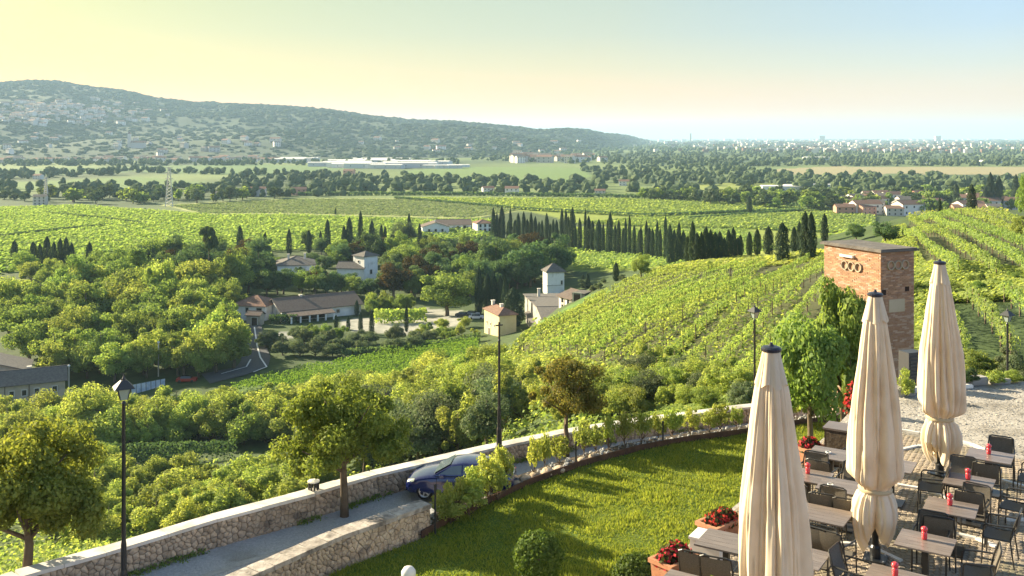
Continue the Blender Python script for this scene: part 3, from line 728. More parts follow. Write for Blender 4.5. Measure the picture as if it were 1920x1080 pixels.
# ------------------------------------------------------------------ vineyards
def dense(p, q, n): return [p + (q - p) * (i / n) for i in range(n + 1)]
def clip_line(poly, o, dr):
    """intervals of line o + t*dr inside polygon"""
    ts = []
    n = len(poly)
    for i in range(n):
        a = Vector(poly[i]); b = Vector(poly[(i + 1) % n]); e = b - a
        den = dr.x * e.y - dr.y * e.x
        if abs(den) < 1e-9: continue
        r = a - o; t = (r.x * e.y - r.y * e.x) / den; s = (r.x * dr.y - r.y * dr.x) / den
        if 0 <= s < 1: ts.append(t)
    ts.sort(); return [(ts[i], ts[i + 1]) for i in range(0, len(ts) - 1, 2)]
def vineyard(poly_px, ref, spacing, what, group, mk='leaf_vine', per=62, size=.12, h=1.25, wd=.30, dmin=40, one=False, bare=.08, seed=1):
    poly = wpoly(poly_px, dmin); a = G(*ref[0], dmin); b = G(*ref[1], dmin)
    dr = Vector((b.x - a.x, b.y - a.y)).normalized(); nn = Vector((-dr.y, dr.x))
    cs = [nn.dot(Vector(p)) for p in poly]; rg = np.random.default_rng(seed)
    ks = np.arange(min(cs), max(cs), spacing); made = []
    for i, k in enumerate(ks):
        for t0, t1 in clip_line(poly, nn * (k + rg.uniform(-.12, .12)), dr):
            L = t1 - t0
            if L < 5: continue
            n = int(L * per); t = rg.uniform(t0, t1, n)
            x = nn.x * k + dr.x * t; y = nn.y * k + dr.y * t
            gap = np.array([mnoise.noise((q * .3, k * .7, seed)) for q in t]); gp2 = np.array([mnoise.noise((q * .9, k, seed + 4)) for q in t])
            off = rg.uniform(-1, 1, n) * wd; zz = rg.beta(2.2, 1.2, n) * h * (1 + .3 * gp2) + .5
            off = off * (1.0 + gap * .45)
            keep = gap > -.55 + bare
            x = x + nn.x * off; y = y + nn.y * off
            Z = ter(x, y) + CZ + zz
            Cn = np.c_[x, y, Z][keep]; N = np.c_[nn.x * np.sign(off), nn.y * np.sign(off), np.full(n, .6)][keep] + rg.normal(size=(keep.sum(), 3)) * .6
            V, Fc = quads_at(Cn, N, size * rg.uniform(.6, 1.3, len(Cn)), .75, rg=rg)
            made.append((k, V, Fc, t0, t1))
    if one:
        V = np.concatenate([q[1] for q in made]); o = 0; Fs = []
        for q in made: Fs.append(q[2] + o); o += len(q[1])
        tag(link('vine_foliage', np_mesh('vine_foliage', V, np.concatenate(Fs), M[mk])), what, kind='stuff'); return
    for j, (k, V, Fc, t0, t1) in enumerate(made):
        e0 = nn * k + dr * t0
        c = V.mean(0)
        e = empty('vine_row', (e0.x, e0.y, gz(e0.x, e0.y)), 0, f'{what}, {ORD[j] if j < len(ORD) else "last"} row from the {"lower" if nn.y > 0 else "upper"} edge', 'vine row', group)
        V2 = V - np.array(e.location)
        link('foliage', np_mesh('foliage', V2, Fc, M[mk]), e)
        st = MB(); L = t1 - t0
        for q in np.arange(0, L, 4.0):
            p = e0 + dr * q; zg = gz(p.x, p.y) - e.location.z
            st.box((p.x - e0.x, p.y - e0.y, zg + .8), (.09, .09, 1.7))
        if len(st.v): tag(st.build('stakes', M['bark'], e), kind='stuff')

vineyard([(968, 655), (1040, 610), (1132, 556), (1240, 516), (1440, 500), (1395, 545), (1205, 686), (1150, 690), (1090, 676)], ((1027, 653), (1247, 540)), 3.5, 'vine row in the left hill plot', 'vine rows of the left hill plot')
vineyard([(1225, 705), (1300, 640), (1485, 500), (1545, 490), (1640, 496), (1640, 690), (1560, 740), (1400, 735)], ((1330, 672), (1520, 520)), 3.6, 'vine row in the plot by the brick tower', 'vine rows of the plot by the brick tower', per=66, size=.10)
vineyard([(1690, 436), (1730, 412), (1860, 408), (1985, 440), (1985, 525), (1730, 520)], ((1773, 430), (1905, 497)), 3.0, 'vine row on the upper right slope', 'vine rows of the upper right slope', size=.13, per=75)
vineyard([(1705, 575), (1960, 566), (1985, 690), (1720, 700)], ((1814, 584), (1869, 662)), 2.4, 'vine row on the lower right slope', 'vine rows of the lower right slope', per=80, size=.09)
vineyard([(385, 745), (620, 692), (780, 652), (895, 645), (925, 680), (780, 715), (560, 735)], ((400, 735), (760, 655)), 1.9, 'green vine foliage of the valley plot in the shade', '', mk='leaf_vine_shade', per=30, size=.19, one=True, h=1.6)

def canopy(name, pts, n, size, h, mk, label, dmin=250, seed=0, lines=None):
    poly = wpoly(pts, dmin); rg = np.random.default_rng(seed); P_ = np.array(poly); mn, mx = P_.min(0), P_.max(0); out_ = []
    tot = 0
    while tot < n:
        q = rg.uniform(mn, mx, (n, 2)); q = q[inpoly(q[:, 0], q[:, 1], poly)]
        if lines is not None:
            c = q @ np.array(lines[0]); fr = (c / lines[1]) % 1; q = q[np.abs(fr - .5) < .33]
        out_.append(q); tot += len(q)
    q = np.concatenate(out_)[:n]
    z = ter(q[:, 0], q[:, 1]) + CZ + rg.uniform(.2, 1, n) * h
    N = rg.normal(size=(n, 3)) * .32 + np.array([-.35, .1, 1])
    V, Fc = quads_at(np.c_[q, z], N, size * rg.uniform(.6, 1.4, n), .8, rg=rg)
    tag(link(name, np_mesh(name, V, Fc, M[mk])), label, kind='stuff')
canopy('vineyard_foliage', [(-60, 392), (150, 386), (400, 404), (560, 404), (800, 413), (930, 412), (930, 445), (500, 475), (-60, 475)], 60000, .75, 1.5, 'leaf_vine', 'even vine foliage on the left of the plain', lines=((.5, .86), 5.2))
canopy('vineyard_foliage', [(-60, 470), (260, 470), (120, 500), (-60, 520)], 5000, .9, 1.5, 'leaf_vine', 'vine foliage behind the left cypresses', 200, 4, lines=((.5, .86), 5.2))
canopy('vineyard_foliage', [(760, 372), (1180, 374), (1400, 383), (1560, 396), (1400, 398), (1210, 408), (1000, 396)], 26000, .9, 1.4, 'leaf_vine', 'vine foliage on the middle of the plain', 300, 1, lines=((.3, .95), 6))
canopy('vineyard_foliage', [(1080, 418), (1210, 410), (1560, 398), (1640, 406), (1640, 440), (1400, 430), (1240, 428)], 22000, .8, 1.4, 'leaf_vine', 'vine foliage in front of the village', 300, 2, lines=((.4, .92), 5))
canopy('vineyard_foliage', [(1070, 430), (1240, 430), (1400, 432), (1640, 442), (1640, 465), (1250, 500), (1075, 505)], 22000, .6, 1.4, 'leaf_vine', 'vine foliage behind the crest cypresses', 230, 3, lines=((.4, .92), 4))
canopy('ripe_crop', [(320, 385), (560, 373), (860, 374), (990, 392), (880, 408), (560, 400), (380, 400)], 24000, .8, .4, 'leaf_olive', 'pale even crop field in the middle of the plain', 300, 5)
canopy('meadow_grass', [(-60, 528), (60, 526), (110, 548), (80, 598), (-60, 588)], 14000, .3, .5, 'leaf_yellow', 'sunny meadow at the left', 150, 6)
canopy('meadow_grass', [(1290, 494), (1480, 476), (1545, 474), (1545, 486), (1450, 500), (1240, 512), (1200, 514)], 5000, .4, .45, 'leaf_yellow', 'sunny grass strip at the crest', 110, 7)
canopy('rough_grass', [(940, 690), (965, 650), (1100, 680), (1220, 690), (1260, 735), (1000, 760)], 9000, .2, .5, 'leaf_yellow', 'rough sunlit grass at the foot of the vineyard', 50, 8)
canopy('rough_grass', [(1205, 690), (1290, 625), (1470, 500), (1480, 503), (1300, 640), (1225, 708)], 6000, .16, .35, 'leaf_fresh', 'grass lane between the two hill plots', 50, 9)
canopy('rough_grass', [(970, 640), (1060, 588), (1135, 548), (1132, 558), (1045, 610), (972, 655)], 5000, .2, .3, 'leaf_fresh', 'grass bank above the ruined farmhouse', 100, 10)
canopy('rough_grass', [(1700, 500), (1985, 515), (1985, 566), (1705, 575)], 22000, .2, .6, 'leaf_yellow', 'grassy terraces of the right hand slope', 50, 11)
canopy('rough_grass', [(1640, 700), (1985, 690), (1985, 760), (1640, 760)], 8000, .12, .5, 'leaf_fresh', 'rough grass beyond the gravel yard', 24, 12)
canopy('rough_grass', [(1700, 400), (1890, 396), (1890, 412), (1700, 420)], 4000, .3, .8, 'leaf_yellow', 'sunlit crest of the right vineyard', 100, 13)

def bank():
    """low growth on the steep bank under the shrubs"""
    n = 90000; rg = np.random.default_rng(77); u = rg.uniform(-.62, .3, n); d = np.exp(rg.uniform(math.log(27), math.log(150), n)); x = u * d
    edge = np.interp(x, [-30, -12.8, -6.6, -.6, 10, 20], [14, 27, 33, 37.8, 47, 55]); k = d > edge + 1.2; x, d = x[k], d[k]
    pat = np.array([mnoise.noise((a * .12, b * .12, 3)) for a, b in zip(x, d)])
    z = ter(x, d) + CZ + rg.uniform(0, 1, len(x)) * (.5 + np.clip(pat, 0, 1) * 2.2)
    N = rg.normal(size=(len(x), 3)) * .6 + np.array([-.3, 0, 1])
    V, Fc = quads_at(np.c_[x, d, z], N, (.045 + d * .0017) * rg.uniform(.6, 1.4, len(x)), .7, rg=rg)
    h = len(x) // 2
    for nm, s in (('leaf_yellow', slice(0, h)), ('leaf_mid', slice(h, None))):
        v = V.reshape(-1, 4, 3)[s]; tag(link('undergrowth', np_mesh('undergrowth', v.reshape(-1, 3), np.arange(len(v) * 4).reshape(-1, 4), M[nm])), kind='stuff')
bank()

def hedge(name, pts, w_, h_, mk, label, n_per=30, size=.3, group=None, dmin=24):
    Wp = [G(x, y, dmin) for x, y in pts]; rg = np.random.default_rng(len(pts) * 31 + int(h_ * 10)); Cs, Ns = [], []
    for a, b in zip(Wp[:-1], Wp[1:]):
        L = (b - a).length; n = int(L * n_per); t = rg.uniform(0, 1, n)
        dr = (b - a).normalized(); nn = Vector((-dr.y, dr.x, 0)).normalized()
        o = rg.uniform(-.5, .5, n) * w_; z = rg.uniform(0, 1, n) ** .6 * h_
        x = a.x + (b.x - a.x) * t + nn.x * o; y = a.y + (b.y - a.y) * t + nn.y * o
        Cs.append(np.c_[x, y, ter(x, y) + CZ + z]); Ns.append(rg.normal(size=(n, 3)) * .6 + np.c_[nn.x * np.sign(o), nn.y * np.sign(o), np.full(n, .5)])
    V, Fc = quads_at(np.concatenate(Cs), np.concatenate(Ns), size, .7, rg=rg)
    return tag(link(name, np_mesh(name, V, Fc, M[mk])), label, 'hedge', group)
hedge('hedge', [(90, 402), (180, 410), (265, 421)], 2, 1.6, 'leaf_dark', 'thin dark hedge line slanting across the left plain', 12, .7, dmin=300)
hedge('hedge', [(0, 446), (100, 434), (210, 424)], 2, 1.6, 'leaf_dark', 'thin dark hedge line at the far left of the plain', 12, .7, dmin=300)
hedge('hedge', [(740, 372), (880, 384), (990, 394), (1210, 406), (1400, 398), (1560, 394)], 2, 1.8, 'leaf_dark', 'dark hedge bending between the two plain vineyards', 10, .8, dmin=300)
hedge('hedge', [(1290, 412), (1420, 402), (1500, 396)], 2, 1.8, 'leaf_dark', 'dark hedge beside the lone cypress on the plain', 10, .8, dmin=300)
hedge('hedge', [(560, 367), (800, 366), (1000, 368), (1180, 371), (1400, 381), (1540, 393)], 4, 3, 'leaf_dark', 'long dark hedge closing the vineyard plain', 6, 1.2, dmin=300)
hedge('hedge', [(180, 868), (300, 866), (440, 862)], 2.2, 3.2, 'leaf_dark', 'tall dark clipped hedge on the lower slope', 60, .25)
hedge('hedge', [(505, 606), (556, 606)], 2.0, 2.4, 'leaf_dark', 'dark hedge beside the gate of the long villa', 60, .3, dmin=200)
hedge('hedge', [(700, 606), (800, 604)], 3.0, 3.8, 'leaf_fresh', 'long trimmed hedge in the villa forecourt', 60, .4, dmin=200)
hedge('hedge', [(640, 672), (760, 662), (900, 640)], 2.0, 2.2, 'leaf_dark', 'dark hedge between olive plot and valley vineyard', 40, .35, dmin=150)

canopy('rough_grass', [(1690, 425), (1745, 515), (1790, 600), (1800, 700), (1640, 700), (1640, 470)], 22000, .17, .6, 'leaf_fresh', 'tall grass bank right of the brick tower', 40, 14)
canopy('rough_grass', [(1400, 735), (1560, 740), (1640, 700), (1640, 760), (1400, 775), (1200, 790), (1200, 740)], 14000, .12, .6, 'leaf_fresh', 'rough grass under the hill plots', 30, 15)
# ------------------------------------------------------------------ buildings
def house(name, label, cat, A, B, D, hpx, rpx, roof, wall='white_wall', rmat='roof_tile', wins=(), side=(), doors=(), over=.5, dmin=150, group=None, chim=(), arches=(), downpipes=()):
    """A, B front corners (photo pixels on the ground or world points); D depth in m; wall and roof rise in px at A"""
    A = G(*A, dmin) if not isinstance(A, Vector) else A; B = G(*B, dmin) if not isinstance(B, Vector) else B
    k = A.y / F; H = hpx * k; RR = rpx * k; ex = Vector((B.x - A.x, B.y - A.y, 0)); W = ex.length; an = math.atan2(ex.y, ex.x)
    z0 = A.z
    e = empty(name, (A.x, A.y, z0), an, label, cat, group)
    wm = MB(); lo = -3.0
    # walls with gables
    if roof == 'gable_x':       # ridge along the front
        wm.add([(0, 0, lo), (W, 0, lo), (W, D, lo), (0, D, lo), (0, 0, H), (W, 0, H), (W, D, H), (0, D, H), (0, D / 2, H + RR), (W, D / 2, H + RR)],
               [(0, 1, 5, 4), (1, 2, 6, 9, 5), (2, 3, 7, 6), (3, 0, 4, 8, 7), (4, 5, 9, 8), (6, 7, 8, 9)])
    elif roof == 'gable_y':
        wm.add([(0, 0, lo), (W, 0, lo), (W, D, lo), (0, D, lo), (0, 0, H), (W, 0, H), (W, D, H), (0, D, H), (W / 2, 0, H + RR), (W / 2, D, H + RR)],
               [(0, 1, 5, 8, 4), (1, 2, 6, 5), (2, 3, 7, 9, 6), (3, 0, 4, 7), (4, 8, 9, 7), (5, 6, 9, 8)])
    else: wm.box((W / 2, D / 2, (H + lo) / 2), (W, D, H - lo))
    wm.build('wall', M[wall], e)
    rm = MB(); t = .16; o = over
    def slab(q):
        q = [Vector(p) for p in q]; up = Vector((0, 0, t)); n = len(q)
        rm.add(q + [p + up for p in q], [tuple(reversed(range(n))), tuple(range(n, 2 * n))] + [(i, (i + 1) % n, n + (i + 1) % n, n + i) for i in range(n)])
    if roof == 'gable_x':
        s = RR / (D / 2); slab([(-o, -o, H - o * s + .02), (W + o, -o, H - o * s + .02), (W + o, D / 2, H + RR + .02), (-o, D / 2, H + RR + .02)])
        slab([(-o, D / 2, H + RR + .02), (W + o, D / 2, H + RR + .02), (W + o, D + o, H - o * s + .02), (-o, D + o, H - o * s + .02)])
        rm.tube([(-o, D / 2, H + RR + t), (W + o, D / 2, H + RR + t)], .14, 6)
    elif roof == 'gable_y':
        s = RR / (W / 2); slab([(-o, -o, H - o * s + .02), (W / 2, -o, H + RR + .02), (W / 2, D + o, H + RR + .02), (-o, D + o, H - o * s + .02)])
        slab([(W / 2, -o, H + RR + .02), (W + o, -o, H - o * s + .02), (W + o, D + o, H - o * s + .02), (W / 2, D + o, H + RR + .02)])
        rm.tube([(W / 2, -o, H + RR + t), (W / 2, D + o, H + RR + t)], .14, 6)
    elif roof == 'hip':
        a = max(0, (W - D) / 2 * .9); b = max(0, (D - W) / 2 * .9)
        r1, r2 = ((W / 2 - a, D / 2 - b, H + RR), (W / 2 + a, D / 2 + b, H + RR)) if a > 0 or b == 0 else ((W / 2, D / 2 - b, H + RR), (W / 2, D / 2 + b, H + RR))
        c = [(-o, -o, H), (W + o, -o, H), (W + o, D + o, H), (-o, D + o, H)]
        bb = [(x, y, z - t) for x, y, z in c]
        if b > 0 and a == 0: fs = [(0, 1, 4), (1, 2, 5, 4), (2, 3, 5), (3, 0, 4, 5)]
        else: fs = [(0, 1, 5, 4), (1, 2, 5), (2, 3, 4, 5), (3, 0, 4)]
        rm.add(c + [r1, r2] + bb, fs + [(9, 8, 7, 6), (0, 6, 7, 1), (1, 7, 8, 2), (2, 8, 9, 3), (3, 9, 6, 0)])
        for i, p in enumerate(c): rm.tube([p, r1 if (i in (0, 3) if a > 0 or b == 0 else i in (0, 1)) else r2], .12, 5)
    elif roof == 'flat': rm.box((W / 2, D / 2, H + .15), (W + 2 * o, D + 2 * o, .3))
    rf = rm.build('roof', M[rmat], e)
    for cx, cy, ch in chim:
        c = MB(); c.box((cx * W, cy * D, H + RR * .5 + ch / 2), (.7, .7, ch + RR)); c.box((cx * W, cy * D, H + RR + ch), (.95, .95, .18)); c.build('chimney', M['trim'], rf)
    def opening(nm, face, u, v, ww, hh, dark='dark_glass'):
        f = MB(); g = MB(); tt = .16
        def rect(mb, x0, x1, zz0, zz1, y0, y1):
            if face == 'f': mb.box(((x0 + x1) / 2, (y0 + y1) / 2, (zz0 + zz1) / 2), (x1 - x0, y1 - y0, zz1 - zz0))
            else: mb.box(((y0 + y1) / 2, D - (x0 + x1) / 2, (zz0 + zz1) / 2), (y1 - y0, x1 - x0, zz1 - zz0))
        x0, x1, b0, b1 = u - ww / 2, u + ww / 2, v - hh / 2, v + hh / 2
        rect(f, x0 - tt, x0, b0 - tt, b1 + tt, -.10, .02); rect(f, x1, x1 + tt, b0 - tt, b1 + tt, -.10, .02)
        rect(f, x0, x1, b1, b1 + tt, -.10, .02); rect(f, x0, x1, b0 - tt, b0, -.13, .02)
        rect(g, x0, x1, b0, b1, -.03, .02)
        w_ = f.build(nm, M['trim'], e); g.build('pane' if nm == 'window' else 'leaf', M[dark], w_)
    for (u, v, a, b) in wins: opening('window', 'f', u * W, v * H, a, b)
    for (u, v, a, b) in side: opening('window', 's', u * D, v * H, a, b)
    for (u, a, b) in doors: opening('door', 'f', u * W, b / 2, a, b, 'dark_wood')
    for u in downpipes: MB().tube([(u * W, -.08, -1), (u * W, -.08, H)], .07, 5).build('downpipe', M['dark_wood'], e)
    return e, W, D, H, RR

# the long white barn villa with its porch
lv, W, D, H, RR = house('villa', 'long white villa with a grey tiled roof and open porch, by the road', 'villa', (528, 604), (677, 589), 13, 20, 17, 'gable_x', rmat='roof_tile', wins=[(.70, .5, .9, .9), (.80, .5, .9, .9)], chim=[(.33, .5, .5)], over=.7)
MB().lathe([(0.01, -.04), (.75, -.04), (.75, .04), (.01, .04)], n=16).build('oculus', M['dark_glass'], lv)
oc = lv.children[-1]; oc.rotation_euler = (0, R(90), 0); oc.location = (-.02, D / 2, H * .9)
pm = MB(); pm.add([(W * .04, -4.2, H * .62), (W * .60, -4.2, H * .62), (W * .60, .0, H - .25), (W * .04, 0, H - .25), (W * .04, -4.2, H * .62 + .15), (W * .60, -4.2, H * .62 + .15), (W * .60, 0, H - .1), (W * .04, 0, H - .1)],
    [(3, 2, 1, 0), (4, 5, 6, 7), (0, 1, 5, 4), (1, 2, 6, 5), (2, 3, 7, 6), (3, 0, 4, 7)]); pm.build('porch_roof', M['roof_tile'], lv)
for u in (.06, .17, .28, .38, .48, .58): MB().box((u * W, -3.9, H * .3 - .5), (.4, .4, H * .62 + 1)).build('porch_column', M['white_wall'], lv)
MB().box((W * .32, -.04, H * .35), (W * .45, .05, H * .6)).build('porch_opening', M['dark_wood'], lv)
house('villa', 'left wing of the white villa behind the gatehouse', 'villa', (436, 600), (497, 602), 9, 28, 15, 'hip', rmat='roof_red', wins=[(.45, .72, .9, 1.2), (.82, .72, 1.6, 1.2)], doors=[(.2, 1.2, 2)], dmin=200)
house('gatehouse', 'small gatehouse with a dark double door at the end of the road', 'gatehouse', (462, 610), (487, 611), 2.5, 20, 5, 'gable_x', wall='sand_wall', doors=[(.6, 1.7, 2.2)], dmin=200, over=.4)
# tower house in the park
house('tower_house', 'white tower house with a low pyramid roof rising from the park', 'tower house', (683, 536), (708, 532), 6, 55, 8, 'hip', wins=[(.5, .45, .9, 1.5)], side=[(.5, .8, .7, .7)], rmat='roof_grey', dmin=200, over=.5)
house('farm_wing', 'low white wing with grey roof left of the park tower house', 'farmhouse', (632, 534), (682, 536), 6, 32, 9, 'gable_x', rmat='roof_grey', dmin=200)
house('villa', 'grey hipped villa roof half hidden among the park trees', 'villa', (520, 530), (590, 528), 14, 32, 13, 'hip', rmat='roof_grey', dmin=200, chim=[(.3, .4, .8), (.75, .5, .8)])
# farther white villas
house('villa', 'white farmhouse with a gabled front at the edge of the vineyard plain', 'farmhouse', (792, 439), (842, 438), 12, 13, 8, 'gable_y', rmat='roof_tile', wins=[(.25, .5, 1.1, 1.4), (.5, .5, 1.1, 1.4), (.75, .5, 1.1, 1.4)], dmin=280, chim=[(.5, .3, 1)])
house('villa', 'long low building with a brown roof behind the white farmhouse', 'farmhouse', (820, 431), (884, 430), 14, 9, 8, 'gable_x', rmat='roof_tile', wins=[(.8, .5, 1.5, 1.6), (.6, .5, 1.2, 1.2)], dmin=280)
house('house', 'two storey white house right of the long brown roof, before the cypress row', 'house', (895, 437), (924, 436), 9, 18, 6, 'hip', rmat='roof_red', wins=[(u, v, 1.1, 1.5) for u in (.2, .5, .8) for v in (.3, .75)], dmin=280)
# ruined farmhouse and its tower on the bank
house('tower_house', 'weathered white square tower with a pointed grey pyramid roof on the ruined farmhouse', 'tower house', (1026, 556), (1058, 550), 5.0, 46, 14, 'hip', rmat='roof_grey', wins=[(.85, .55, .5, 1.2)], dmin=150, over=.5)
tw = [o for o in C.objects if o.name == 'tower_house.001'][0]
MB().box((2.4, 2.5, 3.4), (5.3, 5.25, .16)).build('string_course', M['grey_wall'], tw)
house('farmhouse', 'ruined grey stone farmhouse with a broken roof, beside the yellow house', 'farmhouse', (984, 590), (1046, 578), 10, 38, 20, 'gable_y', wall='grey_wall', rmat='roof_grey', wins=[(.62, .82, 1.3, 1.1)], dmin=150, over=.5, chim=[(.12, .3, .0)])
house('farm_wing', 'low roof strewn with rubble in front of the ruined farmhouse', 'outbuilding', (986, 604), (1040, 588), 5, 18, 6, 'gable_x', wall='grey_wall', rmat='roof_grey', dmin=140, over=.2)
house('farm_wing', 'white wing with small windows right of the ruined farmhouse', 'farmhouse', (1048, 578), (1072, 566), 6, 24, 9, 'gable_x', rmat='roof_tile', wins=[(.3, .7, .8, 1.2), (.3, .25, .7, 1.1), (.75, .6, .8, 1.6)], dmin=140)
house('farm_wing', 'grey stone shed with an arched doorway at the right end of the farmhouse', 'shed', (1073, 567), (1096, 556), 4, 15, 4, 'flat', wall='grey_wall', rmat='roof_grey', doors=[(.4, 1.4, 1.8)], dmin=140, over=.05)
house('house', 'tall narrow yellow house with a brown hipped roof beside the cypresses', 'house', (908, 624), (936, 631), 4.5, 46, 10, 'hip', wall='ochre_wall', rmat='roof_red', wins=[(.2, .5, .5, .6), (.45, .5, .5, .6), (.7, .5, .5, .6)], doors=[(.35, 1.0, 1.9)], dmin=150, over=.4, chim=[(.15, .4, .8), (.6, .5, .6)])
# bottom left farm
house('farmhouse', 'long plastered farmhouse with white framed windows at the lower left edge', 'farmhouse', (-60, 772), (122, 752), 8, 42, 18, 'gable_x', wall='sand_wall', rmat='roof_grey', wins=[(.14, .55, .8, 1.1), (.28, .55, .8, 1.1), (.44, .58, .8, 1.1), (.57, .58, .8, 1.1), (.70, .6, .8, 1.1), (.89, .62, .8, 1.1)], dmin=120, over=.5, downpipes=(.37, .62), chim=[(.62, .7, .3)])
house('farmhouse', 'larger grey roofed farm building behind the long farmhouse', 'farmhouse', (-90, 752), (52, 738), 10, 46, 20, 'gable_y', wall='sand_wall', rmat='roof_grey', dmin=120)

# small houses of the villages: one mesh each
def cottage_mesh(name, W, D, H, RR, wm, rm, rows=2):
    m = MB(); m.add([(-W / 2, -D / 2, -4), (W / 2, -D / 2, -4), (W / 2, D / 2, -4), (-W / 2, D / 2, -4), (-W / 2, -D / 2, H), (W / 2, -D / 2, H), (W / 2, D / 2, H), (-W / 2, D / 2, H), (-W / 2, 0, H + RR), (W / 2, 0, H + RR)],
        [(0, 1, 5, 4), (1, 2, 6, 9, 5), (2, 3, 7, 6), (3, 0, 4, 8, 7)], 0)
    o = .5; s = RR / (D / 2)
    m.add([(-W / 2 - o, -D / 2 - o, H - o * s + .05), (W / 2 + o, -D / 2 - o, H - o * s + .05), (W / 2 + o, 0, H + RR + .05), (-W / 2 - o, 0, H + RR + .05), (W / 2 + o, D / 2 + o, H - o * s + .05), (-W / 2 - o, D / 2 + o, H - o * s + .05)], [(0, 1, 2, 3), (3, 2, 4, 5)], 1)
    for r in range(rows):
        for c in range(3): m.box((-W / 2 + W * (c + .5) / 3, -D / 2, H * (r + .5) / rows), (1.1, .12, 1.3), 2)
    return m.mesh(name, [M[wm], M[rm], M['dark_glass']])
COT = [cottage_mesh('house', 13, 9, 6, 2, 'far_wall', 'roof_red'), cottage_mesh('house', 18, 10, 7, 2.2, 'far_wall', 'roof_red'), cottage_mesh('house', 11, 9, 8, 1.8, 'far_wall', 'roof_grey', 3), cottage_mesh('house', 14, 9, 6, 2, 'pink_wall', 'roof_red')]
SHED = cottage_mesh('shed', 60, 26, 7, 1.2, 'roof_white', 'roof_white', 1)
BLOCK = None
def block_mesh():
    m = MB(); m.box((0, 0, 10), (18, 14, 30), 0)
    m.box((0, 0, 25.4), (18.6, 14.6, .8), 1)
    for r in range(7):
        for c in range(4): m.box((-6.6 + c * 4.4, -7, 1.5 + r * 3.3), (2, .3, 1.6), 2)
    return m.mesh('block', [M['far_wall'], M['roof_grey'], M['dark_glass']])
BLOCK = block_mesh()
def place(me, nm, x, y, z, rz, sc, label, cat, group): return tag(link(nm, me, None, (x, y, z), (0, 0, rz), (sc, sc, sc)), label, cat, group)
def zone(px): return 'at the left edge' if px < 60 else 'left of the church' if px < 200 else 'above the church' if px < 300 else 'right of the church' if px < 520 else 'above the factory sheds' if px < 850 else 'near the low end of the hill'
def tone(sc): return 'low' if sc < 1.1 else 'pale' if sc < 1.35 else 'taller pale'
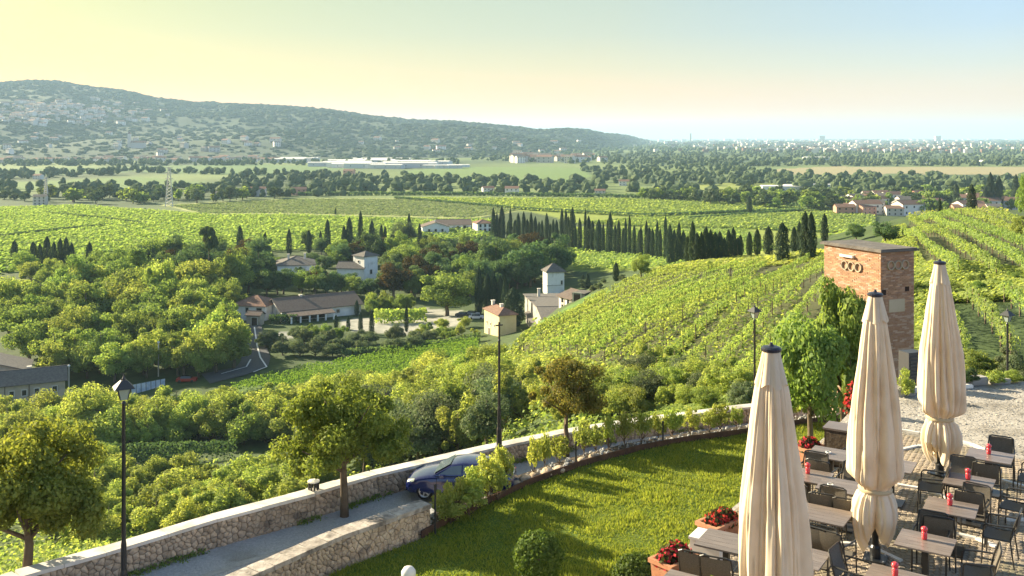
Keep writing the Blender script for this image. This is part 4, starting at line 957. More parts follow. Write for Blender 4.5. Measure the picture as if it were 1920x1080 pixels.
def villages():
    rg = random.Random(21); k = 0
    # on the hillside
    spots = []
    for _ in range(190):
        px = rg.triangular(-60, 330, 60); row_ = rg.triangular(188, 240, 212)
        spots.append((px, row_))
    for _ in range(30): spots.append((rg.uniform(0, 520), rg.uniform(255, 296)))
    for _ in range(22): spots.append((rg.uniform(640, 1120), rg.uniform(262, 292)))
    for px, row_ in spots:
        best = None
        for t in np.linspace(.0, .98, 60):
            x, d, z = hill_pt(px + 0, t); sy = HY - z / d * F
            if sy <= row_: best = (x, d, z); break
        if best is None: continue
        x, d, z = best; up = 'upper' if row_ < 250 else 'lower'; sc = rg.uniform(.9, 1.6)
        place(rg.choice(COT[:3]), 'hillside_house', x, d, z + CZ, rg.uniform(-.7, .7), sc, f'tiny {tone(sc)} house on the {up} far hillside, {zone(px)}', 'house', f'houses on the {up} hillside')
    # a church with a bell tower on the hillside
    for t in np.linspace(0, .98, 90):
        x, d, z = hill_pt(252, t)
        if HY - z / d * F <= 278: break
    e = empty('church', (x, d, z + CZ), .2, 'pale church with a bell tower low on the far hillside', 'church')
    MB().box((10, 0, 5), (34, 16, 18)).build('nave', M['far_wall'], e); m = MB(); m.box((-12, 0, 15), (8, 8, 44)); m.build('bell_tower', M['far_wall'], e)
    MB().add([(-16.5, -4.5, 37), (-7.5, -4.5, 37), (-7.5, 4.5, 37), (-16.5, 4.5, 37), (-12, 0, 44)], [(0, 1, 4), (1, 2, 4), (2, 3, 4), (3, 0, 4), (3, 2, 1, 0)]).build('spire', M['roof_red'], e)
    MB().add([(-8, -9, 14), (28, -9, 14), (28, 9, 14), (-8, 9, 14), (-8, 0, 19), (28, 0, 19)], [(0, 1, 5, 4), (2, 3, 4, 5), (1, 2, 5), (3, 0, 4), (3, 2, 1, 0)]).build('roof', M['roof_red'], e)
    # along the foot of the hill
    for _ in range(75):
        px = rg.uniform(-40, 520); row_ = rg.uniform(300.5, 305.5); d = 50 * F / (row_ - HY)
        place(rg.choice(COT[:3]), 'valley_house', (px - CX) / F * d, d, CZ - 50, rg.uniform(-.5, .5), rg.uniform(.8, 1.3), 'tiny pale house in the string of villages at the hill foot, ' + ('far left' if px < 120 else 'left of the church' if px < 240 else 'below the church' if px < 360 else 'towards the factory sheds'), 'house', 'houses at the foot of the hill')
    for _ in range(46):
        px = rg.triangular(500, 880, 660); row_ = rg.uniform(302, 316 if px > 600 else 306); d = 50 * F / (row_ - HY)
        place(SHED, 'factory_shed', (px - CX) / F * d, d, CZ - 50, rg.uniform(-.25, .25), rg.uniform(.6, 1.25), 'low white factory shed in the strip below the hill, ' + ('left end' if px < 600 else 'middle' if px < 720 else 'right end'), 'factory shed', 'factory sheds below the hill')
    for _ in range(30):
        px = rg.uniform(960, 1130); row_ = rg.uniform(295, 306); d = 50 * F / (row_ - HY)
        place(rg.choice(COT[:3]), 'valley_house', (px - CX) / F * d, d, CZ - 50, rg.uniform(-.5, .5), rg.uniform(1.2, 1.9), 'tiny pale house in the village right of the factory sheds', 'house', 'houses right of the factory sheds')
    # village on the right of the plain
    vil = []
    for _ in range(46): vil.append((rg.uniform(1565, 1900), rg.uniform(372, 404), rg.choice(COT)))
    vil += [(1583, 402, COT[3]), (1600, 400, COT[3]), (1622, 402, COT[3]), (1640, 396, COT[3]), (1622, 384, COT[3]), (1676, 404, COT[0]), (1700, 402, COT[0])]
    for px, row_, me in vil:
        d = 50 * F / (row_ - HY); pk = me is COT[3]
        place(me, 'village_house', (px - CX) / F * d, d, CZ - 50, rg.uniform(-.5, .5), rg.uniform(.75, 1.05), ('small pink house with a tiled roof' if pk else 'small white house with a tiled roof') + ' in the village behind the brick tower, ' + ('left end' if px < 1640 else 'middle' if px < 1760 else 'right end'), 'house', 'pink houses of the village' if pk else 'white houses of the village')
    # scattered farms
    S = [(72, 336, COT[0], .8, 'long white farmhouse standing alone at the far left of the plain'), (76, 384, COT[2], .8, 'small cream house with arches beside the left tree belt'), (480, 368, COT[1], .9, 'white two storey farmhouse at the edge of the pale field'),
         (413, 372, COT[2], .6, 'little grey house left of the white farmhouse on the plain'), (560, 366, COT[3], .9, 'low brown farm roof right of the white farmhouse on the plain'), (915, 362, COT[0], .8, 'white roofed farm behind the long dark hedge'), (960, 364, COT[0], .9, 'pale house behind the long dark hedge'), (1170, 348, COT[0], .8, 'small pale house beside tall trees on the plain'),
         (1125, 366, COT[0], .7, 'white roof behind the end of the dark hedge'), (1235, 369, COT[0], .7, 'white farm building among the dark conifers'), (655, 328, COT[3], 1.0, 'small pinkish house in front of the factory sheds')]
    for px, row_, me, sc, lb in S:
        d = 50 * F / (row_ - HY); place(me, 'farmhouse', (px - CX) / F * d, d, CZ - 50, rg.uniform(-.3, .3), sc, lb, 'farmhouse', None)
    for px, row_, sc, lb in [(1465, 357, .62, 'long white greenhouse roof beyond the dark tree belt'), (1500, 353, .5, 'second white shed roof right of the long greenhouse'), (1545, 352, .5, 'white shed roof behind the right tree belt'), (1600, 357, .45, 'short white shed roof above the pink houses'),
                             (1530, 300, .9, 'thin white shed far out on the plain'), (1745, 306, .5, 'white farm building beyond the tan field'), (1860, 306, .8, 'low pale farm building at the far right of the plain')]:
        d = 50 * F / (row_ - HY); place(SHED, 'white_shed', (px - CX) / F * d, d, CZ - 50, rg.uniform(-.15, .15), sc, lb, 'shed', None)
    # the town on the horizon
    towers = [(1465, 276, 2.6), (1492, 277, 1.9), (1538, 277, 2.0), (1566, 278, 1.8), (1580, 277, 2.3), (1594, 277, 2.3), (1630, 272, 2.0), (1812, 277, 2.6), (1824, 278, 2.2), (1222, 273, 2.0), (1542, 268, 3), (1758, 268, 3), (1440, 272, 1.8)]
    for i in range(26): towers.append((rg.uniform(1250, 1930), rg.uniform(270, 281), rg.uniform(.8, 1.5)))
    for px, row_, sc in towers:
        d = 50 * F / (row_ - HY); place(BLOCK, 'tower_block', (px - CX) / F * d, d, CZ - 50, rg.uniform(-.4, .4), sc * .5 * d / 5200, ('tall' if sc > 1.7 else 'low') + ' pale tower block of the hazy town, ' + ('left end' if px < 1420 else 'left of centre' if px < 1560 else 'centre' if px < 1700 else 'right of centre' if px < 1820 else 'right end'), 'tower block', 'tower blocks of the distant town')
    pos = []; V = []
    mb = MB()
    for _ in range(800):
        px = rg.triangular(1180, 1960, 1700); row_ = 263.5 + 24 * rg.random() ** 1.6; d = 50 * F / (row_ - HY); s = d / 4200
        mb.box(((px - CX) / F * d, d, CZ - 46), (rg.uniform(14, 30) * s, 12 * s, rg.uniform(14, 24) * (.5 + s * .5)), rg.choice((0, 0, 1)), rg.uniform(-.5, .5))
    tag(mb.build('town_houses', [M['far_wall'], M['roof_red']]), 'dense pale houses of the distant town', kind='stuff')
    # chimney on the horizon
    d = 9000; m = MB(); m.lathe([(9, -60), (6, 120), (6, 150)], n=8); o = m.build('chimney_stack', M['roof_grey']); o.location = ((1295 - CX) / F * d, d, CZ - 110)
    tag(o, 'thin tall chimney stack standing on the horizon beyond the hill', 'chimney')
villages()

def pylon(px, row_, hpx, label):
    d = 50 * F / (row_ - HY) if row_ > HY else 0; H = hpx * d / F; e = empty('electricity_pylon', ((px - CX) / F * d, d, CZ - 50), .3, label, 'pylon')
    b = H * .09; t = H * .02; m = MB()
    r = .28
    for sx in (-1, 1):
        for sy in (-1, 1): m.tube([(sx * b, sy * b, 0), (sx * t, sy * t, H)], r, 4)
    n = 12
    for i in range(n):
        z0, z1 = H * i / n, H * (i + 1) / n; q0 = b + (t - b) * i / n; q1 = b + (t - b) * (i + 1) / n
        for sy in (-1, 1): m.tube([(-q0, sy * q0, z0), (q1, sy * q1, z1)], r * .6, 3); m.tube([(q0, sy * q0, z0), (-q1, sy * q1, z1)], r * .6, 3)
    m.build('lattice_mast', M['trim'], e)
    for f, l in ((.98, .09), (.84, .12), (.70, .10)): MB().box((0, 0, H * f), (2 * H * l, .5, .5)).build('cross_arm', M['trim'], e)
pylon(317, 387, 74, 'lattice electricity pylon rising from the trees on the left plain')
pylon(86, 378, 46, 'fainter lattice pylon beside the cream house at the far left')

# ------------------------------------------------------------------ valley road and small things by it
def ribbon(name, pts, w_, z_off, m, dmin=120, kind='structure'):
    Wp = [G(x, y, dmin) for x, y in pts]; L = []
    for a, b in zip(Wp[:-1], Wp[1:]): L += dense(a, b, 10)[:-1]
    L.append(Wp[-1]); V = []; 
    for i, p in enumerate(L):
        t = (L[min(i + 1, len(L) - 1)] - L[max(i - 1, 0)]); t.z = 0; t.normalize(); nn = Vector((-t.y, t.x, 0))
        ww = w_ if not isinstance(w_, (list, tuple)) else w_[0] + (w_[1] - w_[0]) * i / (len(L) - 1)
        for s in (-1, 1):
            q = p + nn * s * ww / 2; V.append((q.x, q.y, gz(q.x, q.y) + z_off))
    Fc = [(2 * i, 2 * i + 1, 2 * i + 3, 2 * i + 2) for i in range(len(L) - 1)]
    o = link(name, np_mesh(name, V, Fc, M[m], True)); return tag(o, kind=kind)
ribbon('valley_road', [(385, 712), (440, 700), (472, 690), (480, 675), (476, 650), (472, 612)], (9, 5), .25, 'asphalt')
ribbon('road_marking', [(415, 703), (462, 690), (470, 676)], .35, .30, 'white_line')
ribbon('road_marking', [(475, 700), (500, 690), (488, 672), (482, 650), (477, 615)], .35, .30, 'white_line')
for i, (px, py, wd, h, lb) in enumerate([(597, 664, 12, 5, 'small white panel standing among the olive trees')]):
    g = G(px, py, 120); k = g.y / F; m = MB(); m.box((0, 0, h * k * .5 + .5), (wd * k, .15, h * k)); o = m.build('notice_board', M['white_line']); o.location = g; tag(o, lb, 'board')
def bannerfence():
    a = G(246, 740, 100); b = G(310, 722, 100); e = empty('banner_fence', a, math.atan2(b.y - a.y, b.x - a.x), 'white banner fence beside the road behind the left lamp', 'fence')
    L = (Vector((b.x, b.y, 0)) - Vector((a.x, a.y, 0))).length; n = 7; k = a.y / F; H = 17 * k
    for i in range(n):
        MB().box(((i + .5) * L / n, 0, H * .55), (L / n * .86, .06, H)).build('banner', M['banner'], e)
        MB().tube([(i * L / n, .05, 0), (i * L / n, .05, H * 1.1)], .05, 5).build('post', M['iron'], e)
M['banner'] = mat('banner', (.62, .66, .72), (.30, .40, .55), scale=.9, rough=.7)
bannerfence()
for px, py, h, lb in [(129, 742, 54, 'slim green lamp pole right of the long farmhouse'), (297, 706, 62, 'slim lamp pole among the grove trees')]:
    g = G(px, py, 100); k = g.y / F; e = empty('lamp_pole', g, 0, lb, 'lamp pole'); MB().tube([(0, 0, -.5), (0, 0, h * k)], .14, 6).build('pole', M['trim'], e); MB().lathe([(.1, 0), (.3, .15), (.3, .35), (.05, .5)], (0, 0, h * k), 8).build('lamp_head', M['white_line'], e)
def far_car(px, py, col, label):
    g = G(px, py, 150); e = empty('parked_car', g, rnd.uniform(-.4, .4), label, 'car')
    m = MB(); m.box((0, 0, .6), (4.3, 1.7, .6), top=.96); m.build('body', col, e); m = MB(); m.box((-.1, 0, 1.15), (2.4, 1.55, .5), top=.8); m.build('cabin', M['dark_glass'], e)
    for sx in (-1.35, 1.35):
        for sy in (-.8, .8): MB().tube([(sx, sy - .1, .32), (sx, sy + .1, .32)], .32, 10).build('wheel', M['iron'], e)
M['car_white'] = mat('car_white', (.7, .7, .72), rough=.3); M['car_red'] = mat('car_red', (.35, .04, .03), rough=.3)
far_car(868, 594, M['iron'], 'dark car parked at the villa car park'); far_car(885, 592, M['car_white'], 'white car parked in the villa car park beside the dark car')
far_car(893, 598, M['car_white'], 'white car nearest the cypresses in the villa car park')
far_car(350, 716, M['car_red'], 'dark red car parked by the road under the grove')
# ================================================================== foreground
M['stone'] = mat('stone', (.38, .29, .20), (.56, .46, .34), scale=3.5, rough=.95, bump=.5, bscale=18, obj_random=.25, c3=(.22, .18, .14), s3=2.2)
M['mortar'] = mat('mortar', (.20, .17, .13), (.28, .24, .19), scale=5, rough=1, bump=.4, bscale=20)
M['coping'] = mat('coping', (.60, .56, .50), (.72, .69, .63), scale=1.2, rough=.85, bump=.15, bscale=12, obj_random=.06, c3=(.42, .39, .34), s3=1.1, w3=(.50, .68))
M['old_coping'] = mat('old_coping', (.30, .26, .22), (.52, .47, .41), scale=3, rough=.95, bump=.5, bscale=14, obj_random=.1, c3=(.16, .14, .12), s3=2)
M['road_gravel'] = mat('road_gravel', (.36, .37, .38), (.55, .55, .55), scale=14, rough=1, bump=.8, bscale=30, detail=8, c3=(.26, .25, .21), s3=.5, w3=(.56, .7))
M['yard_gravel'] = mat('yard_gravel', (.34, .31, .27), (.46, .43, .38), scale=9, rough=1, bump=.35, bscale=22, detail=8, c3=(.20, .18, .15), s3=.9, w3=(.5, .72))
M['cobble'] = mat('cobble', (.28, .225, .17), (.38, .32, .25), scale=4, rough=.8, bump=.1, bscale=30, c3=(.20, .18, .12), s3=.8, w3=(.48, .65))
M['joint'] = mat('joint', (.22, .18, .13), (.30, .25, .18), scale=6, rough=1)
M['soil'] = mat('soil', (.05, .04, .03), (.11, .09, .07), scale=6, rough=1, bump=.8, bscale=22)
M['corten'] = mat('corten', (.055, .032, .022), (.10, .055, .038), scale=3, rough=.8)
M['lawn'] = mat('lawn', (.07, .12, .012), (.12, .17, .02), scale=2.5, rough=1, bump=.5, bscale=30, c3=(.12, .16, .03), s3=.6)
M['marble'] = mat('marble', (.62, .60, .56), (.74, .72, .68), scale=5, rough=.6, obj_random=.1)
M['canvas'] = mat('canvas', (.78, .67, .50), (.83, .73, .57), scale=2.2, rough=.95, bump=.12, bscale=120, c3=(.68, .57, .42), s3=1.3)
M['strap'] = mat('strap', (.50, .42, .27), rough=.9)
M['cap'] = mat('cap', (.02, .025, .04), rough=.35, spec=.5)
M['pole'] = mat('pole', (.015, .018, .022), rough=.4, spec=.5)
M['table_top'] = mat('table_top', (.16, .125, .105), (.23, .19, .165), scale=3, rough=.33, spec=.6, stretch=(1, 9, 1), obj_random=.12)
M['mesh_fabric'] = mat('mesh_fabric', (.10, .088, .07), (.15, .13, .105), scale=60, rough=.75)
M['chair_frame'] = mat('chair_frame', (.03, .028, .026), rough=.35, spec=.5)
M['red_glass'] = mat('red_glass', (.62, .03, .05), (.72, .06, .07), scale=20, rough=.25, spec=.6, coat=.4)
M['white_cup'] = mat('white_cup', (.75, .74, .72), rough=.3)
M['terracotta'] = mat('terracotta', (.42, .19, .10), (.52, .26, .15), scale=4, rough=.85, bump=.2, c3=(.36, .17, .10), s3=1.5, obj_random=.08)
M['flower_red'] = leafmat('flower_red', (.50, .03, .03), (.65, .10, .06), trans=.25, tcol=(1.2, .9, .8), objvar=.05)
M['flower_leaf'] = leafmat('flower_leaf', (.05, .035, .02), (.06, .08, .025), trans=.3)
M['boxwood'] = leafmat('boxwood', (.045, .085, .018), (.12, .17, .04), trans=.35)
M['car_blue'] = mat('car_blue', (.008, .014, .10), rough=.18, metal=.15, spec=.6, coat=1.0)
M['rim'] = mat('rim', (.5, .5, .52), rough=.3, metal=.8)
M['tyre'] = mat('tyre', (.015, .015, .016), rough=.85)
M['car_glass'] = mat('car_glass', (.05, .07, .065), rough=.06, spec=1.0, coat=.6)
M['lamp_glass'] = mat('lamp_glass', (.30, .36, .33), rough=.15, spec=.7)
M['brick_a'] = mat('brick_a', (.36, .205, .125), (.44, .275, .175), scale=5, rough=.95, obj_random=.28)
M['brick_joint'] = mat('brick_joint', (.36, .22, .14), (.46, .30, .21), scale=4, rough=1, bump=.3, bscale=12, c3=(.28, .16, .10), s3=.7)
M['gunmetal'] = mat('gunmetal', (.05, .055, .06), rough=.5)

def add_translucency(m, f, tint):
    t = m.node_tree; N, L = t.nodes, t.links; b = N['Principled BSDF']; o = N['Material Output']
    tr = N.new('ShaderNodeBsdfTranslucent'); tr.inputs[0].default_value = (*tint, 1); ms = N.new('ShaderNodeMixShader'); ms.inputs[0].default_value = f
    L.new(b.outputs[0], ms.inputs[1]); L.new(tr.outputs[0], ms.inputs[2]); L.new(ms.outputs[0], o.inputs[0])
add_translucency(M['canvas'], .22, (.78, .64, .42))
M['track'] = mat('track', (.30, .30, .29), (.44, .44, .43), scale=6, rough=1, bump=.3, bscale=30)
def xy(p): return Vector((p.x, p.y, 0))

# ------------------------------------------------------------------ brick tower (old electricity cabin)
def brick_tower():
    d0 = 41.0; Fr_ = P(1652, 468, d0)                # front top corner under the roof
    zt = Fr_.z - .12
    e1 = Vector((-.39, .92, 0)).normalized()          # towards the far left corner
    e2 = Vector((.84, .545, 0)).normalized()          # towards the far right corner
    e2 = Vector((e1.y, -e1.x, 0))                     # square corner
    W1, W2, H = 3.5, 1.85, 9.0
    zb = zt - H
    e = empty('brick_tower', (Fr_.x, Fr_.y, zb), 0, 'square red brick tower with ring vents under its flat slab roof', 'tower')
    def L(a, b, z): return e1 * a + e2 * b + Vector((0, 0, z))
    def prism(mb, a0, a1, b0, b1, z0, z1, mi=0):
        v = [L(a0, b0, z0), L(a1, b0, z0), L(a1, b1, z0), L(a0, b1, z0), L(a0, b0, z1), L(a1, b0, z1), L(a1, b1, z1), L(a0, b1, z1)]
        mb.add(v, [(0, 1, 2, 3), (7, 6, 5, 4), (4, 5, 1, 0), (5, 6, 2, 1), (6, 7, 3, 2), (7, 4, 0, 3)], mi)
    prism(core := MB(), 0, W1, 0, W2, 0, H); core.build('wall', M['brick_joint'], e)
    # bricks: a list of (face, along, z)
    bh, bl, g = .066, .26, .010; bricks = []
    nrow = int(H / bh)
    holes = {1: [(u, H - .80, .205) for u in (1.30, 1.72, 2.14)], 2: [(u, H - .58, .20) for u in (.50, .90, 1.30)]}
    rects = {2: [(.16, H - 1.72, .13), (1.46, H - 1.64, .13)]}
    for r in range(int(nrow * .12), nrow):
        z = (r + .5) * bh
        for face, WW in ((1, W1), (2, W2)):
            off = 0 if r % 2 else bl / 2
            n = int(WW / bl) + 2
            for i in range(n):
                a0 = max(0.0, i * bl - off); a1 = min(WW, (i + 1) * bl - off)
                if a1 - a0 < .06: continue
                u = (a0 + a1) / 2
                if any((u - c[0]) ** 2 + (z - c[1]) ** 2 < c[2] ** 2 for c in holes[face]): continue
                if any(abs(u - c[0]) < c[2] + .1 and abs(z - c[1]) < c[2] for c in rects.get(face, [])): continue
                if face == 2 and abs(u - .86) < .50 and abs(z - (H - 2.32)) < .30: continue
                bricks.append((face, u, z, a1 - a0 - g))
    rg = random.Random(4); pr = rg.random
    first = [b for b in bricks if H - 2.2 < b[2] < H - .2 and b[3] > .2]; rg.shuffle(first); first = set(map(id, first[:300]))
    bm = MB(); me = {}
    for b in bricks:
        face, u, z, ln = b; o = .010 + .010 * pr(); 
        if id(b) in first:
            if face not in me:
                q = MB(); q.box((0, 0, 0), (bl - g, .10, bh - g)); me[face] = q.mesh('brick', M['brick_a'])
            if face == 1: p = L(u, -o + .04, z); an = math.atan2(e1.y, e1.x)
            else: p = L(-o + .04, u, z); an = math.atan2(e2.y, e2.x)
            link('brick', me[face], e, p, (0, 0, an))
        else:
            if face == 1: prism(bm, u - ln / 2, u + ln / 2, -o, .04, z - bh / 2 + g / 2, z + bh / 2 - g / 2, rg.choice((0, 0, 1, 2)))
            else: prism(bm, -o, .04, u - ln / 2, u + ln / 2, z - bh / 2 + g / 2, z + bh / 2 - g / 2, rg.choice((0, 0, 1, 2)))
    M['brick_b'] = mat('brick_b', (.40, .28, .205), (.46, .34, .26), scale=3, rough=.95); M['brick_c'] = mat('brick_c', (.29, .18, .125), (.37, .24, .17), scale=3, rough=.95)
    tag(bm.build('brickwork', [M['brick_a'], M['brick_b'], M['brick_c']], e), kind='stuff')
    rf = MB(); o = .15; prism(rf, -o, W1 + o, -o, W2 + o, H + .003, H + .09); prism(rf, -o + .05, W1 + o - .05, -o + .05, W2 + o - .05, H + .09, H + .13, 0); rf.build('roof_slab', M['roof_grey'], e)
    # ring vents
    for face, hs in holes.items():
        for (u, z, r) in hs:
            m = MB(); n = 20; th_ = .038
            for k in range(n):
                a0, a1 = 2 * PI * k / n, 2 * PI * (k + 1) / n
                def pt(a, rr, out):
                    q = (u + math.cos(a) * rr, z + math.sin(a) * rr); return L(q[0], -out, q[1]) if face == 1 else L(-out, q[0], q[1])
                v = [pt(a0, r, -.02), pt(a1, r, -.02), pt(a1, r - th_, -.02), pt(a0, r - th_, -.02), pt(a0, r, .09), pt(a1, r, .09), pt(a1, r - th_, .09), pt(a0, r - th_, .09)]
                m.add(v, [(4, 5, 6, 7), (0, 4, 5, 1), (2, 6, 7, 3)])
            rv = m.build('ring_vent', M['sand_wall'], e)
            m = MB(); m.add([pt(2 * PI * k / n, r - .03, -.002 if face == 1 else -.002) for k in range(n)], [tuple(range(n))]); m.build('vent_opening', M['dark_glass'], rv)
    m = MB(); prism(m, 1.55, 2.35, -.16, .0, H - .42, H - .32); m.build('canopy_slab', M['marble'], e)
    for (u, z, r) in rects[2]:
        m = MB(); prism(m, .06, .02, u - .12, u + .12, z - .12, z + .12); prism(m, -.004, .05, u - .12, u + .12, z - .12, z + .12); m.build('vent_recess', M['dark_glass'], e)
    m = MB(); prism(m, -.03, .03, .42, 1.30, H - 2.60, H - 2.05); m.build('stone_plaque', M['sand_wall'], e)
    m = MB(); prism(m, -.05, .02, 0, W2, H - 4.45, H - 4.38); m.build('string_course', M['brick_c'], e)
brick_tower()

# ------------------------------------------------------------------ walls of irregular stones
def voronoi_rect(L, h, s, rg):
    nx, ny = max(1, round(L / s)), max(1, round(h / (s * .8))); sx, sy = L / nx, h / ny; seeds = []
    for j in range(-1, ny + 1):
        for i in range(-1, nx + 1):
            if rg.random() < .26: continue
            seeds.append(((i + .5 + rg.uniform(-.46, .46)) * sx, (j + .5 + rg.uniform(-.46, .46)) * sy))
    cells = []
    for si, (cx, cy) in enumerate(seeds):
        if not (0 <= cx <= L and 0 <= cy <= h): continue
        poly = [(0, 0), (L, 0), (L, h), (0, h)]; poly = [(max(cx - 2 * sx, min(cx + 2 * sx, x)), max(cy - 2 * sy, min(cy + 2 * sy, y))) for x, y in poly]
        poly = [(max(0, cx - 2 * sx), max(0, cy - 2 * sy)), (min(L, cx + 2 * sx), max(0, cy - 2 * sy)), (min(L, cx + 2 * sx), min(h, cy + 2 * sy)), (max(0, cx - 2 * sx), min(h, cy + 2 * sy))]
        for sj, (ox, oy) in enumerate(seeds):
            if sj == si or abs(ox - cx) > 3.6 * sx or abs(oy - cy) > 3.6 * sy: continue
            mx, my = (cx + ox) / 2, (cy + oy) / 2; nx_, ny_ = ox - cx, oy - cy; o = []
            for k in range(len(poly)):
                a, b = poly[k], poly[(k + 1) % len(poly)]
                da = (a[0] - mx) * nx_ + (a[1] - my) * ny_; db = (b[0] - mx) * nx_ + (b[1] - my) * ny_
                if da <= 0: o.append(a)
                if da * db < 0: t = da / (da - db); o.append((a[0] + (b[0] - a[0]) * t, a[1] + (b[1] - a[1]) * t))
            poly = o
            if len(poly) < 3: break
        if len(poly) >= 3: cells.append(poly)
    return cells

def stone_wall(path, th, h_of, label, cope, spacing, side, cat='wall', cope_len=(.8, 1.2), cope_h=.10, limit=300, ov=.05):
    """path: world points along the top edge of the visible face; side +1: body lies to the left of travel"""
    e = empty('stone_wall', (path[0].x, path[0].y, path[0].z), 0, label, cat); o0 = Vector(e.location)
    rg = random.Random(len(path)); core = MB(); allst = []; cop = []
    for si, (a, b) in enumerate(zip(path[:-1], path[1:])):
        t = xy(b - a); L = t.length; t.normalize(); nn = Vector((-t.y, t.x, 0)) * side
        slope = (b.z - a.z) / L; h = h_of
        def W(s, y, z): p = a + t * s + nn * y; return Vector((p.x, p.y, a.z + slope * s + z)) - o0
        core.add([W(0, .02, -h - .8), W(L, .02, -h - .8), W(L, th, -h - .8), W(0, th, -h - .8), W(0, .02, -cope_h), W(L, .02, -cope_h), W(L, th, -cope_h), W(0, th, -cope_h)],
                 [(3, 2, 1, 0), (4, 5, 6, 7), (0, 1, 5, 4), (1, 2, 6, 5), (2, 3, 7, 6), (3, 0, 4, 7)])
        for poly in voronoi_rect(L, h + .15, spacing, rg):
            n = len(poly); cx = sum(p[0] for p in poly) / n; cy = sum(p[1] for p in poly) / n; ds = rg.uniform(.015, .05)
            c0 = W(cx, 0, cy - h - .15 - cope_h)
            A = [W(cx + (p[0] - cx) * .93, .03, (cy + (p[1] - cy) * .93) - h - .15 - cope_h) - c0 for p in poly]
            B = [W(cx + (p[0] - cx) * .90, -ds * .6, (cy + (p[1] - cy) * .90) - h - .15 - cope_h) - c0 for p in poly]
            D = [W(cx + (p[0] - cx) * .66, -ds, (cy + (p[1] - cy) * .66) - h - .15 - cope_h) - c0 for p in poly]
            allst.append((c0, A, B, D, n))
        s = 0
        while s < L - .05:
            l = min(rg.uniform(*cope_len), L - s)
            if L - s - l < .3: l = L - s
            cop.append(([W(s + .006, -ov, -cope_h), W(s + l - .006, -ov, -cope_h), W(s + l - .006, th + ov, -cope_h), W(s + .006, th + ov, -cope_h), W(s + .006, -ov, rg.uniform(-.006, .01)), W(s + l - .006, -ov, rg.uniform(-.006, .01)), W(s + l - .006, th + ov, rg.uniform(-.006, .01)), W(s + .006, th + ov, rg.uniform(-.006, .01))]))
            s += l
    core.build('mortar_core', M['mortar'], e)
    allst.sort(key=lambda s: (s[0] + o0).y)
    rest = MB()
    def stone_geo(mb, A, B, D, n, off=Vector((0, 0, 0))):
        v = [p + off for p in A + B + D]
        f = [tuple(2 * n + i for i in range(n))] + [(i, (i + 1) % n, n + (i + 1) % n, n + i) for i in range(n)] + [(n + i, n + (i + 1) % n, 2 * n + (i + 1) % n, 2 * n + i) for i in range(n)]
        mb.add(v, f)
    for k, (c0, A, B, D, n) in enumerate(allst):
        if k < limit: m = MB(); stone_geo(m, A, B, D, n); o = link('stone', m.mesh('stone', M['stone']), e); o.location = c0
        else: stone_geo(rest, A, B, D, n, c0)
    if rest.v: tag(rest.build('stonework', M['stone'], e), kind='stuff')
    for v in cop: m = MB(); m.add(v, [(3, 2, 1, 0), (4, 5, 6, 7), (0, 1, 5, 4), (1, 2, 6, 5), (2, 3, 7, 6), (3, 0, 4, 7)]); m.build('coping_stone', M[cope], e)
    return e
OUT = [(-160, 1148, -11.6), (37, 1080, -11.6), (230, 1026, -11.6), (407, 972, -11.6), (590, 924, -11.7)]
OUT2 = [(590, 922, -11.7), (708, 888, -11.9), (930, 838, -12.25), (1060, 811, -12.4), (1190, 790, -12.6), (1400, 763, -13.0), (1600, 742, -13.4)]
outw = [PZ(*p) for p in OUT]; outw2 = [PZ(*p) for p in OUT2]
stone_wall(outw, .42, .78, 'long stone retaining wall with a pale coping beside the gravel road, left stretch', 'coping', .16, 1, cope_len=(1.1, 1.5))
stone_wall(outw2, .42, .66, 'stone road wall with a pale coping running behind the blue car to the right', 'coping', .18, 1, cope_len=(1.1, 1.5))
inn = [PZ(806, 945, -11.4), PZ(640, 1003, -11.4), PZ(440, 1092, -11.4), PZ(330, 1150, -11.4)]
stone_wall(inn, .46, 1.0, 'low warm coloured stone wall with weathered coping between road and lawn', 'old_coping', .15, -1, cope_len=(.35, .7), cope_h=.13)
# its end face
def wall_end():
    e = [o for o in C.objects if o.name == 'stone_wall.002'][0]; rg = random.Random(9)
    a, b = inn[0], inn[1]; t = xy(b - a).normalized(); nn = Vector((-t.y, t.x, 0)) * -1; o0 = Vector(e.location)
    for poly in voronoi_rect(.46, 1.25, .2, rg):
        n = len(poly); cx = sum(p[0] for p in poly) / n; cy = sum(p[1] for p in poly) / n
        def W(y, z, x): return a + nn * y - t * x + Vector((0, 0, z - 1.4)) - o0
        c0 = W(cx, cy, 0); m = MB()
        A = [W(cx + (p[0] - cx) * .93, cy + (p[1] - cy) * .93, -.01) - c0 for p in poly]; B = [W(cx + (p[0] - cx) * .9, cy + (p[1] - cy) * .9, .025) - c0 for p in poly]; D = [W(cx + (p[0] - cx) * .66, cy + (p[1] - cy) * .66, .04) - c0 for p in poly]
        m.add(A + B + D, [tuple(2 * n + i for i in range(n))[::-1]] + [(i, n + i, n + (i + 1) % n, (i + 1) % n) for i in range(n)] + [(n + i, 2 * n + i, 2 * n + (i + 1) % n, n + (i + 1) % n) for i in range(n)])
        o = link('stone', m.mesh('stone', M['stone']), e); o.location = c0
wall_end()

